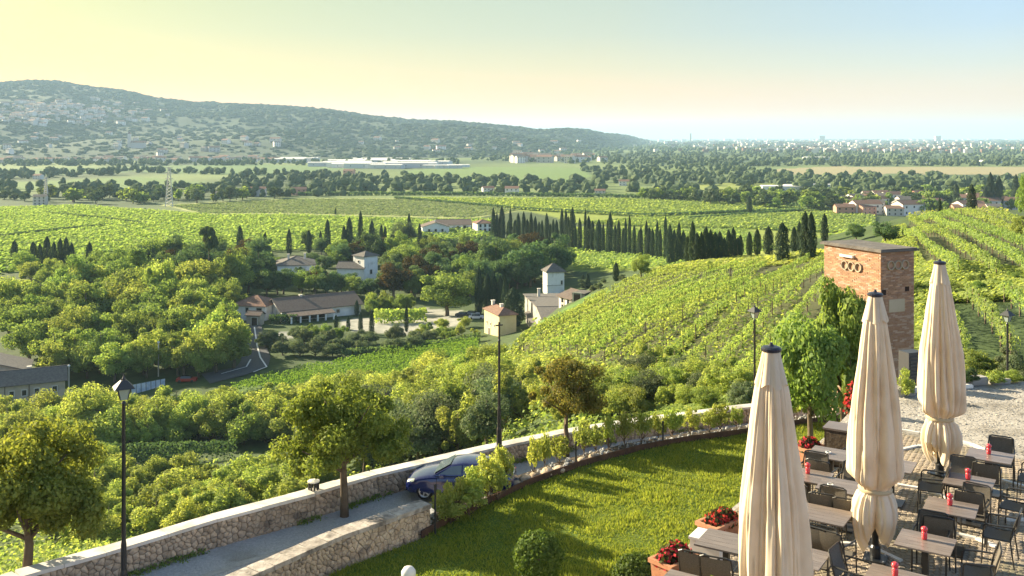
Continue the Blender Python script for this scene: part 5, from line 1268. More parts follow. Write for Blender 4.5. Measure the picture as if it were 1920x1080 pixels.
# road between the walls
def road():
    pts = outw + outw2[1:]; V = []
    zs = [-.88] * 5 + [-.84, -.8, -.78, -.78, -.78, -.78]
    n = 8; wd = 5.4
    L = []; 
    for (a, za), (b, zb) in zip(list(zip(pts, zs))[:-1], list(zip(pts, zs))[1:]):
        for k in range(6): L.append((a.lerp(b, k / 6), za + (zb - za) * k / 6))
    L.append((pts[-1], zs[-1]))
    for i, (p, z) in enumerate(L):
        t = xy(L[min(i + 1, len(L) - 1)][0] - L[max(0, i - 1)][0]).normalized(); nn = Vector((t.y, -t.x, 0))
        for k in range(n + 1):
            q = p + nn * (wd * k / n - .1); V.append((q.x, q.y, p.z + z + .03 * mnoise.noise((q.x * .8, q.y * .8, 0))))
    Fc = [(i * (n + 1) + k, i * (n + 1) + k + 1, (i + 1) * (n + 1) + k + 1, (i + 1) * (n + 1) + k) for i in range(len(L) - 1) for k in range(n)]
    Fc = [f[::-1] for f in Fc]
    tag(link('gravel_road', np_mesh('gravel_road', V, Fc, M['road_gravel'], True)), kind='structure')
    for off in (1.55, 2.95):
        V = []; n2 = 0
        for i, (p, z) in enumerate(L[:24]):
            t = xy(L[min(i + 1, len(L) - 1)][0] - L[max(0, i - 1)][0]).normalized(); nn = Vector((t.y, -t.x, 0))
            for o in (-.14, .14):
                q = p + nn * (off + o + .06 * mnoise.noise((i * .4, off, 0))); V.append((q.x, q.y, p.z + z + .012 + .03 * mnoise.noise((q.x * .8, q.y * .8, 0))))
            n2 += 1
        tag(link('wheel_track', np_mesh('wheel_track', V, [(2 * i, 2 * i + 2, 2 * i + 3, 2 * i + 1) for i in range(n2 - 1)], M['track'], True)), kind='structure')
    # loose weeds along the wall foot
    rg = np.random.default_rng(6); Cs = []
    for (p, z), (q, _) in zip(L[:-1], L[1:]):
        t = xy(q - p).normalized(); nn = Vector((t.y, -t.x, 0)); k = 70
        s = rg.uniform(0, 1, k); o = np.abs(rg.normal(size=k)) * .13 + .03
        x = p.x + (q.x - p.x) * s + nn.x * o; y = p.y + (q.y - p.y) * s + nn.y * o
        keep = np.array([mnoise.noise((a * .7, b * .7, 4)) > .0 for a, b in zip(x, y)]); Cs.append(np.c_[x, y, p.z + z + rg.uniform(.02, .16, k)][keep])
    Cn = np.concatenate(Cs); V, Fc = quads_at(Cn, rg.normal(size=(len(Cn), 3)), .05, .5, rg=rg)
    tag(link('weeds', np_mesh('weeds', V, Fc, M['leaf_mid'])), kind='stuff')
road()

# ------------------------------------------------------------------ lawn, planting bed, steel edging
LZ = -12.3
BED = [(790, 1010), (830, 987), (900, 952), (1000, 907), (1100, 872), (1200, 845), (1300, 827), (1400, 814), (1500, 797), (1600, 785), (1660, 781)]
bedw = [PZ(x, y, LZ) for x, y in BED]
def lawn():
    base = [PZ(470, 1160, LZ), PZ(640, 1068, LZ)] + bedw + [Vector((22, 40, CZ + LZ)), Vector((22, 18, CZ + LZ)), Vector((-8, 18, CZ + LZ))]
    m = MB(); m.add(base, [tuple(range(len(base)))[::-1]]); bmx = bmesh.new(); me = m.mesh('lawn', M['lawn']); bmx.from_mesh(me)
    bmesh.ops.triangulate(bmx, faces=bmx.faces); bmx.to_mesh(me); bmx.free(); link('lawn', me)['kind'] = 'structure'
    poly = [(p.x, p.y) for p in base]; rg = np.random.default_rng(12); n = 260000
    u = rg.uniform(-.36, .40, n); d = rg.uniform(21.5, 44, n) ; d = np.sqrt(rg.uniform(21.5 ** 2, 44 ** 2, n)); x = u * d
    ok = inpoly(x, d, poly); x, d = x[ok], d[ok]
    hid = (x > np.interp(d, [15, 25, 44], [3.5, 9.3, 17])); x, d = x[~hid], d[~hid]
    k = min(len(x), 120000); x, d = x[:k], d[:k]
    nz = np.array([mnoise.noise((a * .9, b * .9, 1)) + .5 * mnoise.noise((a * 2.8, b * 2.8, 7)) for a, b in zip(x, d)])
    h = .085 * (1 + nz * .8) * rg.uniform(.6, 1.3, k); an = rg.uniform(0, 6.283, k); w_ = .020
    lean = rg.normal(size=(k, 2)) * .04
    b0 = np.c_[x - np.cos(an) * w_, d - np.sin(an) * w_, np.full(k, CZ + LZ)]; b1 = np.c_[x + np.cos(an) * w_, d + np.sin(an) * w_, np.full(k, CZ + LZ)]
    tp = np.c_[x + lean[:, 0], d + lean[:, 1], CZ + LZ + h]
    V = np.stack([b0, b1, tp], 1).reshape(-1, 3)
    V = V.reshape(-1, 3, 3); pale = (nz + rg.normal(size=k) * .35) > .28
    for q, mm in ((pale, 'grass_pale'), (~pale, 'grass_blade')): v = V[q].reshape(-1, 3); tag(link('lawn_grass', np_mesh('lawn_grass', v, np.arange(len(v)).reshape(-1, 3), M[mm])), kind='stuff')
lawn()
def bed():
    m = MB(); edge = MB(); n = len(bedw); inner, outer, nrm = [], [], []
    for i, p in enumerate(bedw):
        t = xy(bedw[min(i + 1, n - 1)] - bedw[max(i - 1, 0)]).normalized(); nn = Vector((-t.y, t.x, 0)); nrm.append(nn)
        inner.append(p + Vector((0, 0, .10))); outer.append(p + nn * .95 + Vector((0, 0, .02)))
    lo = Vector((0, 0, -2))
    vs = inner + outer + [p + lo for p in outer]
    m.add(vs, [(i, i + 1, n + i + 1, n + i) for i in range(n - 1)] + [(n + i, n + i + 1, 2 * n + i + 1, 2 * n + i) for i in range(n - 1)])
    tag(m.build('planting_bed', M['soil']), kind='structure')
    e = empty('lawn_edging', bedw[0], 0, 'dark rusty steel edging strip between the lawn and the planting bed', 'edging'); o0 = Vector(e.location)
    for i in range(n - 1):
        a, b = bedw[i] - o0, bedw[i + 1] - o0; na, nb = nrm[i], nrm[i + 1]
        q = MB(); q.add([a - na * .02, b - nb * .02, b + nb * .02, a + na * .02] + [p + Vector((0, 0, .24)) for p in (a - na * .02, b - nb * .02, b + nb * .02, a + na * .02)], [(3, 2, 1, 0), (4, 5, 6, 7), (0, 1, 5, 4), (1, 2, 6, 5), (2, 3, 7, 6), (3, 0, 4, 7)])
        q.build('edging_plate', M['corten'], e)
    # stones and pebbles on the soil
    rg = np.random.default_rng(3); st = MB(); rr = random.Random(3)
    for i in range(n - 1):
        L = (bedw[i + 1] - bedw[i]).length
        for k in range(int(L * 26)):
            s = rr.random(); p = bedw[i].lerp(bedw[i + 1], s) + nrm[i] * rr.uniform(.05, .9); r = rr.uniform(.02, .06)
            st.box((p.x, p.y, CZ + LZ + .08), (r * 2, r * 1.6, r * 1.4), 0, rr.uniform(0, 3), top=.6)
    tag(st.build('bed_pebbles', M['road_gravel']), kind='stuff')
    # low boulders on the road side of the bed
    for i, (x, y, s) in enumerate([(985, 905, .5), (1005, 897, .42), (1025, 892, .5), (1048, 886, .4), (1092, 868, .35), (1112, 862, .4), (970, 915, .4)]):
        g = PZ(x, y, LZ); b = bmesh.new(); bmesh.ops.create_icosphere(b, subdivisions=2, radius=s * .5)
        for v in b.verts: v.co *= 1 + .3 * mnoise.noise(v.co * 3 + Vector((i, 0, 0))); v.co.z *= .7
        me = bpy.data.meshes.new('boulder'); b.to_mesh(me); b.free(); me.materials.append(M['stone'])
        tag(link('boulder', me, None, (g.x, g.y, g.z + .12)), f'pale rough boulder at the road edge of the planting bed, {ORD[i]} one placed', 'stone', 'boulders at the bed')
bed()

# climbing plants in the bed
proto('shrub', 'leaf_yellow', 1500, .048, 3)
PROTO[('bedplant', 'leaf_yellow')] = [(crown_mesh('crown', 'loose', 1500, .042, 700 + i, M['leaf_yellow']), trunk_mesh('shrub', 50 + i)) for i in range(3)] + [(crown_mesh('crown', 'loose', 1500, .042, 730 + i, M['leaf_fresh']), trunk_mesh('shrub', 60 + i)) for i in range(2)]
NAMES['bedplant'] = 'climbing_shrub'; CATS['bedplant'] = 'shrub'
BP = [(838, 985, 66, 40, 'in front of the blue car door, beside the thin black post'), (866, 974, 80, 44, 'in front of the middle of the blue car'), (898, 960, 88, 48, 'hiding the back of the blue car'), (925, 948, 96, 52, 'just right of the blue car'), (856, 990, 44, 50, 'low below the car'), (890, 975, 60, 60, 'low under the rear of the car'), (951, 922, 90, 40, 'between the car and the boulders'), (944, 945, 70, 46, 'leaning over the edging right of the car'),
      (1012, 902, 84, 26, 'behind the boulders, left of the thin pair'), (1032, 896, 92, 24, 'behind the middle of the boulders'), (1060, 884, 70, 34, 'beside the trunk of the slender road tree'),
      (1106, 864, 80, 36, 'right of the second black post'), (1128, 858, 62, 30, 'second right of the black post'), (1152, 852, 74, 30, 'in the middle of the bed'), (1182, 846, 78, 30, 'before the wall where the coping bends'), (1214, 836, 70, 34, 'with bare stems near the bend'), (1246, 830, 56, 34, 'low one past the bend'), (1272, 828, 66, 34, 'tall one past the bend'), (1306, 822, 56, 32, 'two plants left of the first parasol'), (1342, 818, 50, 36, 'low one near the first parasol'), (1364, 816, 62, 34, 'next to the left edge of the first parasol'), (1392, 812, 50, 26, 'touching the first parasol'),
      (1490, 798, 58, 40, 'right of the first parasol top'), (1530, 794, 60, 44, 'between the first two parasols'), (1562, 788, 62, 40, 'left edge of the second parasol')]
for x, y, h, wd, lb in BP:
    g = PZ(x, y, LZ); t = Vector((-.55, .83, 0)) * .35
    tree('bedplant', 'leaf_yellow', Vector((g.x, g.y, g.z)) + t, h * 1.0 * g.y / F, wd * 1.25 * g.y / F, 'climbing plant ' + lb, 'climbing plants along the lawn')
for x, y, h, lb in [(816, 1003, 92, 'thin black post at the wall end beside the car'), (1080, 878, 48, 'thin black post in the middle of the planting bed'), (1243, 832, 40, 'thin black post in the far part of the bed')]:
    g = PZ(x, y, LZ); k = g.y / F; e = empty('garden_post', g, 0, lb, 'post'); MB().tube([(0, 0, -.2), (0, 0, h * k)], .035, 6).build('post', M['iron'], e); MB().lathe([(.05, 0), (.05, .03), (.01, .06)], (0, 0, h * k), 8).build('cap', M['iron'], e)

# ------------------------------------------------------------------ terrace
TZ = -7.0
TP = [(1150, 1150), (1222, 1086), (1305, 1008), (1400, 930), (1490, 866), (1560, 808), (1588, 778), (1602, 754), (1690, 740), (1800, 722), (1960, 713), (2300, 702)]
tw_ = [PZ(x, y, TZ) for x, y in TP] + [Vector((30, 20, CZ + TZ)), Vector((30, 6, CZ + TZ)), Vector((.5, 6, CZ + TZ))]
def terrace():
    n = len(tw_); m = MB(); m.add(tw_ + [p - Vector((0, 0, 8)) for p in tw_], [tuple(range(n))[::-1]] + [(i, (i + 1) % n, n + (i + 1) % n, n + i) for i in range(n)], 0)
    tag(m.build('terrace', M['yard_gravel']), kind='structure')
    # dining part: porphyry cubes laid in curved rows
    din = [PZ(x, y, TZ) for x, y in [(1160, 1140), (1305, 1012), (1494, 868), (1560, 815), (1640, 806), (1760, 826), (1860, 850), (2000, 880)]] + [Vector((20, 16, CZ + TZ)), Vector((20, 8, CZ + TZ)), Vector((1, 8, CZ + TZ))]
    dp = [(p.x, p.y) for p in din]; m = MB(); m.add([p + Vector((0, 0, .006)) for p in din], [tuple(range(len(din)))[::-1]]); tag(m.build('terrace_joints', M['joint']), kind='structure')
    s = .105; rg = np.random.default_rng(2); pts = []
    for i in range(int(34 / s)):
        for j in range(int(26 / s)):
            a = i * s - 4; b = j * s + 5
            pts.append((a + (.5 * s if j % 2 else 0), b + .35 * math.sin(a * 1.1)))
    pts = np.array(pts); pts = pts[inpoly(pts[:, 0], pts[:, 1], dp)]; yy = pts[:, 1]; px = CX + pts[:, 0] / yy * F; py = HY + 7 * F / yy
    vis = (px > 1180) & (px < 1990) & (py < 1120); pts = pts[vis]
    order = np.argsort(pts[:, 1]); pts = pts[order]
    e = empty('cobble_paving', (8, 16, CZ + TZ), 0, 'brown stone cube paving of the dining terrace with white arcs', 'paving')
    o0 = Vector(e.location); q = MB(); q.box((0, 0, .0), (s * .88, s * .88, .05), top=.9); me = q.mesh('cobble', M['cobble'])
    rr = random.Random(1)
    near = [i for i in range(len(pts)) if 1225 < CX + pts[i, 0] / pts[i, 1] * F < 1920][:300]; ns = set(near)
    for i in near: link('cobble', me, e, (pts[i, 0] - o0.x, pts[i, 1] - o0.y, rr.uniform(-.012, -.006)), (rr.uniform(-.02, .02), rr.uniform(-.03, .03), rr.uniform(-.15, .15)))
    idx = np.array([i for i in range(len(pts)) if i not in ns]); Pn = pts[idx]; k = len(Pn)
    an = rg.uniform(-.15, .15, k); hs = s * .44 * rg.uniform(.9, 1.04, k); hz = rg.uniform(.012, .018, k); tl = rg.normal(size=(k, 2)) * .02
    base = []
    for (dx, dy, tz, sc) in ((-1, -1, 0, 1), (1, -1, 0, 1), (1, 1, 0, 1), (-1, 1, 0, 1), (-1, -1, 1, .88), (1, -1, 1, .88), (1, 1, 1, .88), (-1, 1, 1, .88)):
        x = dx * hs * sc; y = dy * hs * sc; X = x * np.cos(an) - y * np.sin(an); Y = x * np.sin(an) + y * np.cos(an)
        Z = np.where(tz, hz + X * tl[:, 0] + Y * tl[:, 1], -.01); base.append(np.c_[Pn[:, 0] - o0.x + X, Pn[:, 1] - o0.y + Y, Z])
    V = np.stack(base, 1).reshape(-1, 3); f0 = np.array([(4, 5, 6, 7), (0, 1, 5, 4), (1, 2, 6, 5), (2, 3, 7, 6), (3, 0, 4, 7)])
    Fc = (f0[None] + (np.arange(k) * 8)[:, None, None]).reshape(-1, 4)
    tag(link('cobbles', np_mesh('cobbles', V, Fc, M['cobble']), e), kind='stuff')
    arcs = [[(1690, 808), (1760, 820), (1820, 834), (1858, 850)], [(1682, 911), (1725, 918), (1768, 932), (1800, 946)], [(1791, 1003), (1830, 1012), (1869, 1028)], [(1537, 1020), (1600, 1022), (1645, 1034), (1690, 1055)], [(1885, 977), (1930, 977), (1980, 985)], [(1877, 902), (1920, 914), (1960, 930)], [(1690, 845), (1720, 838), (1760, 842)]]
    for ar in arcs:
        W_ = [PZ(x, y, TZ) for x, y in ar]; L = []
        for a, b in zip(W_[:-1], W_[1:]): L += dense(a, b, max(1, int((b - a).length / .35)))[:-1]
        L.append(W_[-1])
        for a, b in zip(L[:-1], L[1:]):
            t = xy(b - a); ln = t.length; q = MB(); q.box((0, 0, 0), (ln * .96, .085, .05)); o = q.build('marble_strip', M['marble'], e); o.location = (a + b) / 2 - o0 + Vector((0, 0, .022)); o.rotation_euler = (0, 0, math.atan2(t.y, t.x))
    # loose stones on the gravel yard
    rg = np.random.default_rng(8); n = 26000; x = rg.uniform(6, 18, n); y = rg.uniform(19, 28, n); ok = inpoly(x, y, [(p.x, p.y) for p in tw_]) & ~inpoly(x, y, dp); x, y = x[ok], y[ok]; n = len(x)
    V, Fc = quads_at(np.c_[x, y, CZ + TZ + rg.uniform(.004, .02, n)], rg.normal(size=(n, 3)) * .25 + [0, 0, 1], rg.uniform(.012, .03, n), .8, rg=rg)
    tag(link('yard_gravel', np_mesh('yard_gravel', V, Fc, M['yard_gravel'])), kind='stuff')
    # rim blocks and plants at the far edge
    for (x, y, wd, h, lb) in [(1695, 742, .55, .26, 'dark stone block at the foot of the brick tower'), (1712, 738, .35, .18, 'white stone block beside the dark block'), (1830, 722, .55, .26, 'weathered stone block at the far edge of the gravel yard'), (1810, 728, .4, .12, 'flat pale stone left of the weathered block'), (1872, 719, .6, .16, 'low stone under the yellow bush at the yard edge')]:
        g = PZ(x, y, TZ); b = bmesh.new(); bmesh.ops.create_cube(b, size=1)
        for v in b.verts: v.co = Vector((v.co.x * wd * rnd.uniform(.85, 1.1), v.co.y * wd * .6, v.co.z * h * rnd.uniform(.85, 1.1)))
        bmesh.ops.bevel(b, geom=b.edges[:], offset=.03, segments=2, affect='EDGES'); me = bpy.data.meshes.new('stone_block'); b.to_mesh(me); b.free()
        me.materials.append(M['marble'] if 'white' in lb or 'pale' in lb else M['grey_wall']); tag(link('stone_block', me, None, (g.x, g.y, g.z + h / 2), (0, 0, .2)), lb, 'stone')
terrace()
for (kind, mk, x, y, h, wd, lb) in [('shrub', 'leaf_yellow', 1697, 745, 54, 44, 'leggy yellow green plant at the foot of the brick tower'), ('shrub', 'leaf_yellow', 1863, 722, 30, 44, 'small yellow green bush on the far edge of the gravel yard'), ('shrub', 'leaf_dark', 1806, 724, 40, 60, 'dark bush at the far edge behind the third parasol'), ('shrub', 'leaf_fresh', 1900, 716, 26, 50, 'light shrub at the right end of the yard edge')]:
    g = PZ(x, y, TZ); tree(kind, mk, g, h * g.y / F, wd * g.y / F, lb)
def cabinet():
    g = PZ(1716, 730, TZ); e = empty('utility_cabinet', g + Vector((.0, .3, 0)), .35, 'dark grey louvred cabinet between the tower and the third parasol', 'cabinet')
    MB().box((0, 0, .5), (.5, .4, 1.0)).build('case', M['gunmetal'], e)
    for i in range(8): MB().box((0, -.21, .15 + i * .1), (.42, .03, .05)).build('slat', M['gunmetal'], e)
cabinet()
# climber on the tower and other plants close by
PROTO[('tall', 'ivy')] = [(crown_mesh('crown', 'tall', 14000, .024, 811, M['leaf_mid']), trunk_mesh('tall', 9))]
PROTO[('round', 'ivy')] = [(crown_mesh('crown', 'round', 14000, .024, 812, M['leaf_mid']), trunk_mesh('round', 9))]
tree('tall', 'ivy', P(1580, 800, 39.2) - Vector((0, 0, .6)), 7.3, 2.8, 'tall dark green climber growing up the left corner of the brick tower', cat='climbing plant', name='climber')
tree('round', 'ivy', P(1520, 815, 36.5) - Vector((0, 0, .4)), 5.4, 3.3, 'broad dark green tree left of the brick tower')
tree('shrub', 'leaf_fresh', P(1600, 780, 38.8), 2.2, 1.4, 'leafy growth at the foot of the brick tower')

def flowerplant(name, loc, r, h, n, label, leafm='flower_leaf', cat='flowers', frac=.45, parent=None, size=.035):
    rg = np.random.default_rng(int(loc[0] * 100) % 1000); e = empty(name, loc, 0, label, cat) if parent is None else parent
    d = rg.normal(size=(n, 3)); d /= np.linalg.norm(d, axis=1, keepdims=True); d[:, 2] = np.abs(d[:, 2]); q = rg.uniform(.7, 1.05, (n, 1))
    Cn = d * q * np.array([r[0], r[1], h]); k = int(n * frac)
    for nm, m, s, sz in (('blossoms', 'flower_red', slice(0, k), size * .95), ('leaves', leafm, slice(k, None), size * 1.15)):
        V, Fc = quads_at(Cn[s] + (rg.normal(size=Cn[s].shape) * .01), d[s] + rg.normal(size=d[s].shape) * .5, sz, .8, rg=rg)
        tag(link(nm, np_mesh(nm, V, Fc, M[m]), e), kind='stuff')
    return e
# the tall red-flowering plant beside the second parasol
flowerplant('flowering_shrub', PZ(1600, 774, TZ), (.24, .24), .80, 380, 'tall red flowering plant half hidden by the second parasol', frac=.5, size=.05)

def trough(x, y, L, Wd, H, an, label, flabel, fh=.28):
    g = PZ(x, y, TZ); e = empty('flower_trough', g, an, label, 'planter')
    m = MB(); i = .04; b = .9
    o0 = [(-L / 2 * b, -Wd / 2 * b, 0), (L / 2 * b, -Wd / 2 * b, 0), (L / 2 * b, Wd / 2 * b, 0), (-L / 2 * b, Wd / 2 * b, 0)]; o1 = [(-L / 2, -Wd / 2, H), (L / 2, -Wd / 2, H), (L / 2, Wd / 2, H), (-L / 2, Wd / 2, H)]
    i1 = [(-L / 2 + i, -Wd / 2 + i, H), (L / 2 - i, -Wd / 2 + i, H), (L / 2 - i, Wd / 2 - i, H), (-L / 2 + i, Wd / 2 - i, H)]; i0 = [(a, b2, H - .08) for a, b2, _ in i1]
    m.add(o0 + o1 + i1 + i0, [(3, 2, 1, 0)] + [(k, (k + 1) % 4, 4 + (k + 1) % 4, 4 + k) for k in range(4)] + [(4 + k, 4 + (k + 1) % 4, 8 + (k + 1) % 4, 8 + k) for k in range(4)] + [(8 + k, 8 + (k + 1) % 4, 12 + (k + 1) % 4, 12 + k) for k in range(4)])
    m.build('pot', M['terracotta'], e)
    r = MB()
    for (cx, cy, sx, sy) in ((0, -Wd / 2, L + .05, .05), (0, Wd / 2, L + .05, .05), (-L / 2, 0, .05, Wd - .05), (L / 2, 0, .05, Wd - .05)): r.box((cx, cy, H - .03), (sx, sy, .065))
    r.build('rim', M['terracotta'], e)
    MB().box((0, 0, H - .09), (L - .07, Wd - .07, .02)).build('soil', M['soil'], e)
    f = empty('red_flowers', g + Vector((0, 0, H - .09)), an, flabel, 'flowers'); flowerplant('', (x, y, 0), (L * .52, Wd * .55), fh, 750, None, parent=f)
trough(1264, 1093, .66, .42, .42, .72, 'terracotta planter at the lower end of the lawn edge, left of the small grey table', 'dense mound of red flowers in the lower terracotta planter', .30)
trough(1352, 1018, .80, .42, .42, .72, 'terracotta planter half hidden by the first parasol', 'sparser red flowers in the planter beside the first parasol', .24)
trough(1516, 866, .56, .38, .36, .62, 'small terracotta planter at the lawn edge left of the second parasol', 'bright red flowers in the small upper planter', .26)

def boxball(px, py, r_px, label, pot=True, z=LZ):
    # stands on the lawn
    zc = z + 1.3; d = -zc * F / (py - HY); r = r_px * d / F; x = (px - CX) / F * d
    e = empty('potted_boxwood' if pot else 'low_shrub', (x, d, CZ + z), 0, label, 'potted shrub' if pot else 'shrub')
    rg = np.random.default_rng(int(px)); n = 5200; dd = rg.normal(size=(n, 3)); dd /= np.linalg.norm(dd, axis=1, keepdims=True)
    bump = np.array([1 + .13 * mnoise.noise(Vector(v) * 3.3) for v in dd])[:, None]
    Cn = dd * r * rg.uniform(.82, 1.03, (n, 1)) * bump + np.array([0, 0, 1.35]); V, Fc = quads_at(Cn, dd + rg.normal(size=dd.shape) * .6, .045 * rg.uniform(.7, 1.2, n), .7, rg=rg)
    link('crown', np_mesh('crown', V, Fc, M['boxwood']), e)
    MB().tube([(0, 0, .3), (0, 0, 1.3)], .05, 6).build('trunk', M['bark'], e)
    MB().lathe([(.30, 0), (.44, .62), (.49, .62), (.49, .72), (.42, .72), (.40, .60)], n=20).build('pot', M['marble'], e, smooth=False)
boxball(1009, 1046, 45, 'clipped round box bush in a pale pot on the lawn')
boxball(1192, 1086, 42, 'leafy potted shrub at the bottom edge of the lawn', True)
g = PZ(766, 1104, LZ); e = empty('garden_light', g, 0, 'small white globe light on the lawn at the bottom edge', 'lamp'); MB().tube([(0, 0, 0), (0, 0, .4)], .04, 8).build('stem', M['iron'], e)
MB().lathe([(.02, -.2), (.13, -.16), (.2, -.06), (.2, .06), (.13, .16), (.02, .2)], (0, 0, .42), 16).build('globe', M['white_cup'], e, smooth=True)

# ------------------------------------------------------------------ closed parasols
def parasol(px, py_base, label, seed, rot=0):
    g = PZ(px, py_base, TZ); e = empty('parasol', g, rot, label, 'parasol'); rg = random.Random(seed)
    # profile: height above paving -> radius
    prof = [(4.38, .11), (4.1, .175), (3.9, .225), (3.54, .28), (3.1, .34), (2.6, .405), (2.2, .44), (1.8, .455), (1.50, .45), (1.40, .43), (1.31, .34), (1.24, .27), (1.17, .25), (1.08, .30), (.9, .365), (.7, .375), (.52, .32), (.40, .22)]
    zs = [p[0] for p in prof][::-1]; rs = [p[1] for p in prof][::-1]
    nr, nt = 92, 168; V = []
    ph = [rg.uniform(0, 6.28) for _ in range(8)]
    for i in range(nr + 1):
        t = i / nr; z = 4.36 - t * (4.36 - .40); R0 = float(np.interp(z, zs, rs))
        amp = .16 + .28 * min(1, (4.36 - z) / 2.0)
        if 1.10 < z < 1.3: amp *= .55
        tw = .35 * (4.36 - z) / 3 + .5 * max(0, 1.3 - z)
        for k in range(nt):
            a = 2 * PI * k / nt; q = a + .10 * math.sin(2 * a + ph[0] + z * .5) + .05 * math.sin(3 * a + ph[1])
            s1 = abs(math.sin(2.5 * (q + .12 * tw) + .7 * math.sin(q + ph[1]) + ph[2])); f = (s1 ** .42) * 2 - 1.55      # broad uneven folds with sharp creases
            rn = abs(mnoise.noise((math.cos(a) * 2.1 + seed, math.sin(a) * 2.1, z * .22 + seed * 3))) * 2.6
            rn2 = abs(mnoise.noise((math.cos(a) * 4.6 + seed, math.sin(a) * 4.6, z * .35 + seed))) * 2.4
            f2 = min(1, rn ** .5) * 1.5 - 1.1 + (min(1, rn2 ** .5) - .62) * .6
            hem = 0
            r = R0 * (.87 if z > 1.25 else .90) * (1 + amp * (.62 * f + .62 * f2) + .05 * mnoise.noise((math.cos(a) * 1.5, math.sin(a) * 1.5, z * 1.2 + seed)) + .018 * mnoise.noise((math.cos(a) * 7, math.sin(a) * 7, z * 3)))
            zz = z
            if z < 1.6 and z > 1.22: r += .035 * math.sin(5 * a + ph[4]) * (1 - abs(z - 1.42) / .2 if abs(z - 1.42) < .2 else 0); zz += .07 * math.sin(3 * a + ph[5]) * max(0, 1 - abs(z - 1.4) / .2)
            if z < .75: zz += (.75 - z) * .42 * math.sin(4 * a + ph[5]) + (.75 - z) * .25 * math.sin(2 * a + ph[6])
            V.append((r * math.cos(a), r * math.sin(a), zz))
    Fc = [(i * nt + k, (i + 1) * nt + k, (i + 1) * nt + (k + 1) % nt, i * nt + (k + 1) % nt) for i in range(nr) for k in range(nt)]
    link('canopy', np_mesh('canopy', V, Fc, M['canvas'], True), e)
    # vent cap cloth at the top, scalloped
    V = []; nt2 = 96
    for i in range(7):
        t = i / 6; z = 4.39 - t * .42
        for k in range(nt2):
            a = 2 * PI * k / nt2; s1 = abs(math.sin(4 * a + ph[2])) ** .6
            r = (.108 + .070 * t) * (.90 + .20 * s1 * (.4 + t)); V.append((r * math.cos(a), r * math.sin(a), z - .03 * t * math.sin(5 * a + ph[3])))
    link('vent_flap', np_mesh('vent_flap', V, [(i * nt2 + k, (i + 1) * nt2 + k, (i + 1) * nt2 + (k + 1) % nt2, i * nt2 + (k + 1) % nt2) for i in range(6) for k in range(nt2)], M['canvas'], True), e)
    MB().lathe([(.11, 4.37), (.125, 4.385), (.125, 4.41), (.10, 4.43), (.04, 4.44), (.022, 4.46), (.018, 4.48)], n=20).build('cap', M['cap'], e, smooth=False)
    MB().lathe([(.255, 1.155), (.268, 1.16), (.272, 1.20), (.262, 1.225), (.25, 1.228)], n=30).build('strap', M['strap'], e, smooth=True)
    MB().lathe([(.055, 0), (.055, 4.3)], n=14).build('pole', M['pole'], e, smooth=True)
    b = MB(); b.lathe([(.085, .02), (.085, .22), (.06, .26)], n=14); b.build('sleeve', M['pole'], e)
    MB().box((0, 0, .03), (.36, .36, .03)).build('base_plate', M['pole'], e)
    for sx in (-1, 1):
        for sy in (-1, 1): MB().lathe([(.015, .045), (.015, .06)], (sx * .14, sy * .14, 0), 6).build('bolt', M['rim'], e)
parasol(1446, 1325, 'nearest and largest closed cream parasol, cut by the bottom edge', 3, .3)
parasol(1641, 1050, 'closed cream parasol in the middle, tied low with its black foot showing', 8, 1.1)
parasol(1762, 890, 'farthest closed cream parasol, right of the brick tower', 14, 2.2)

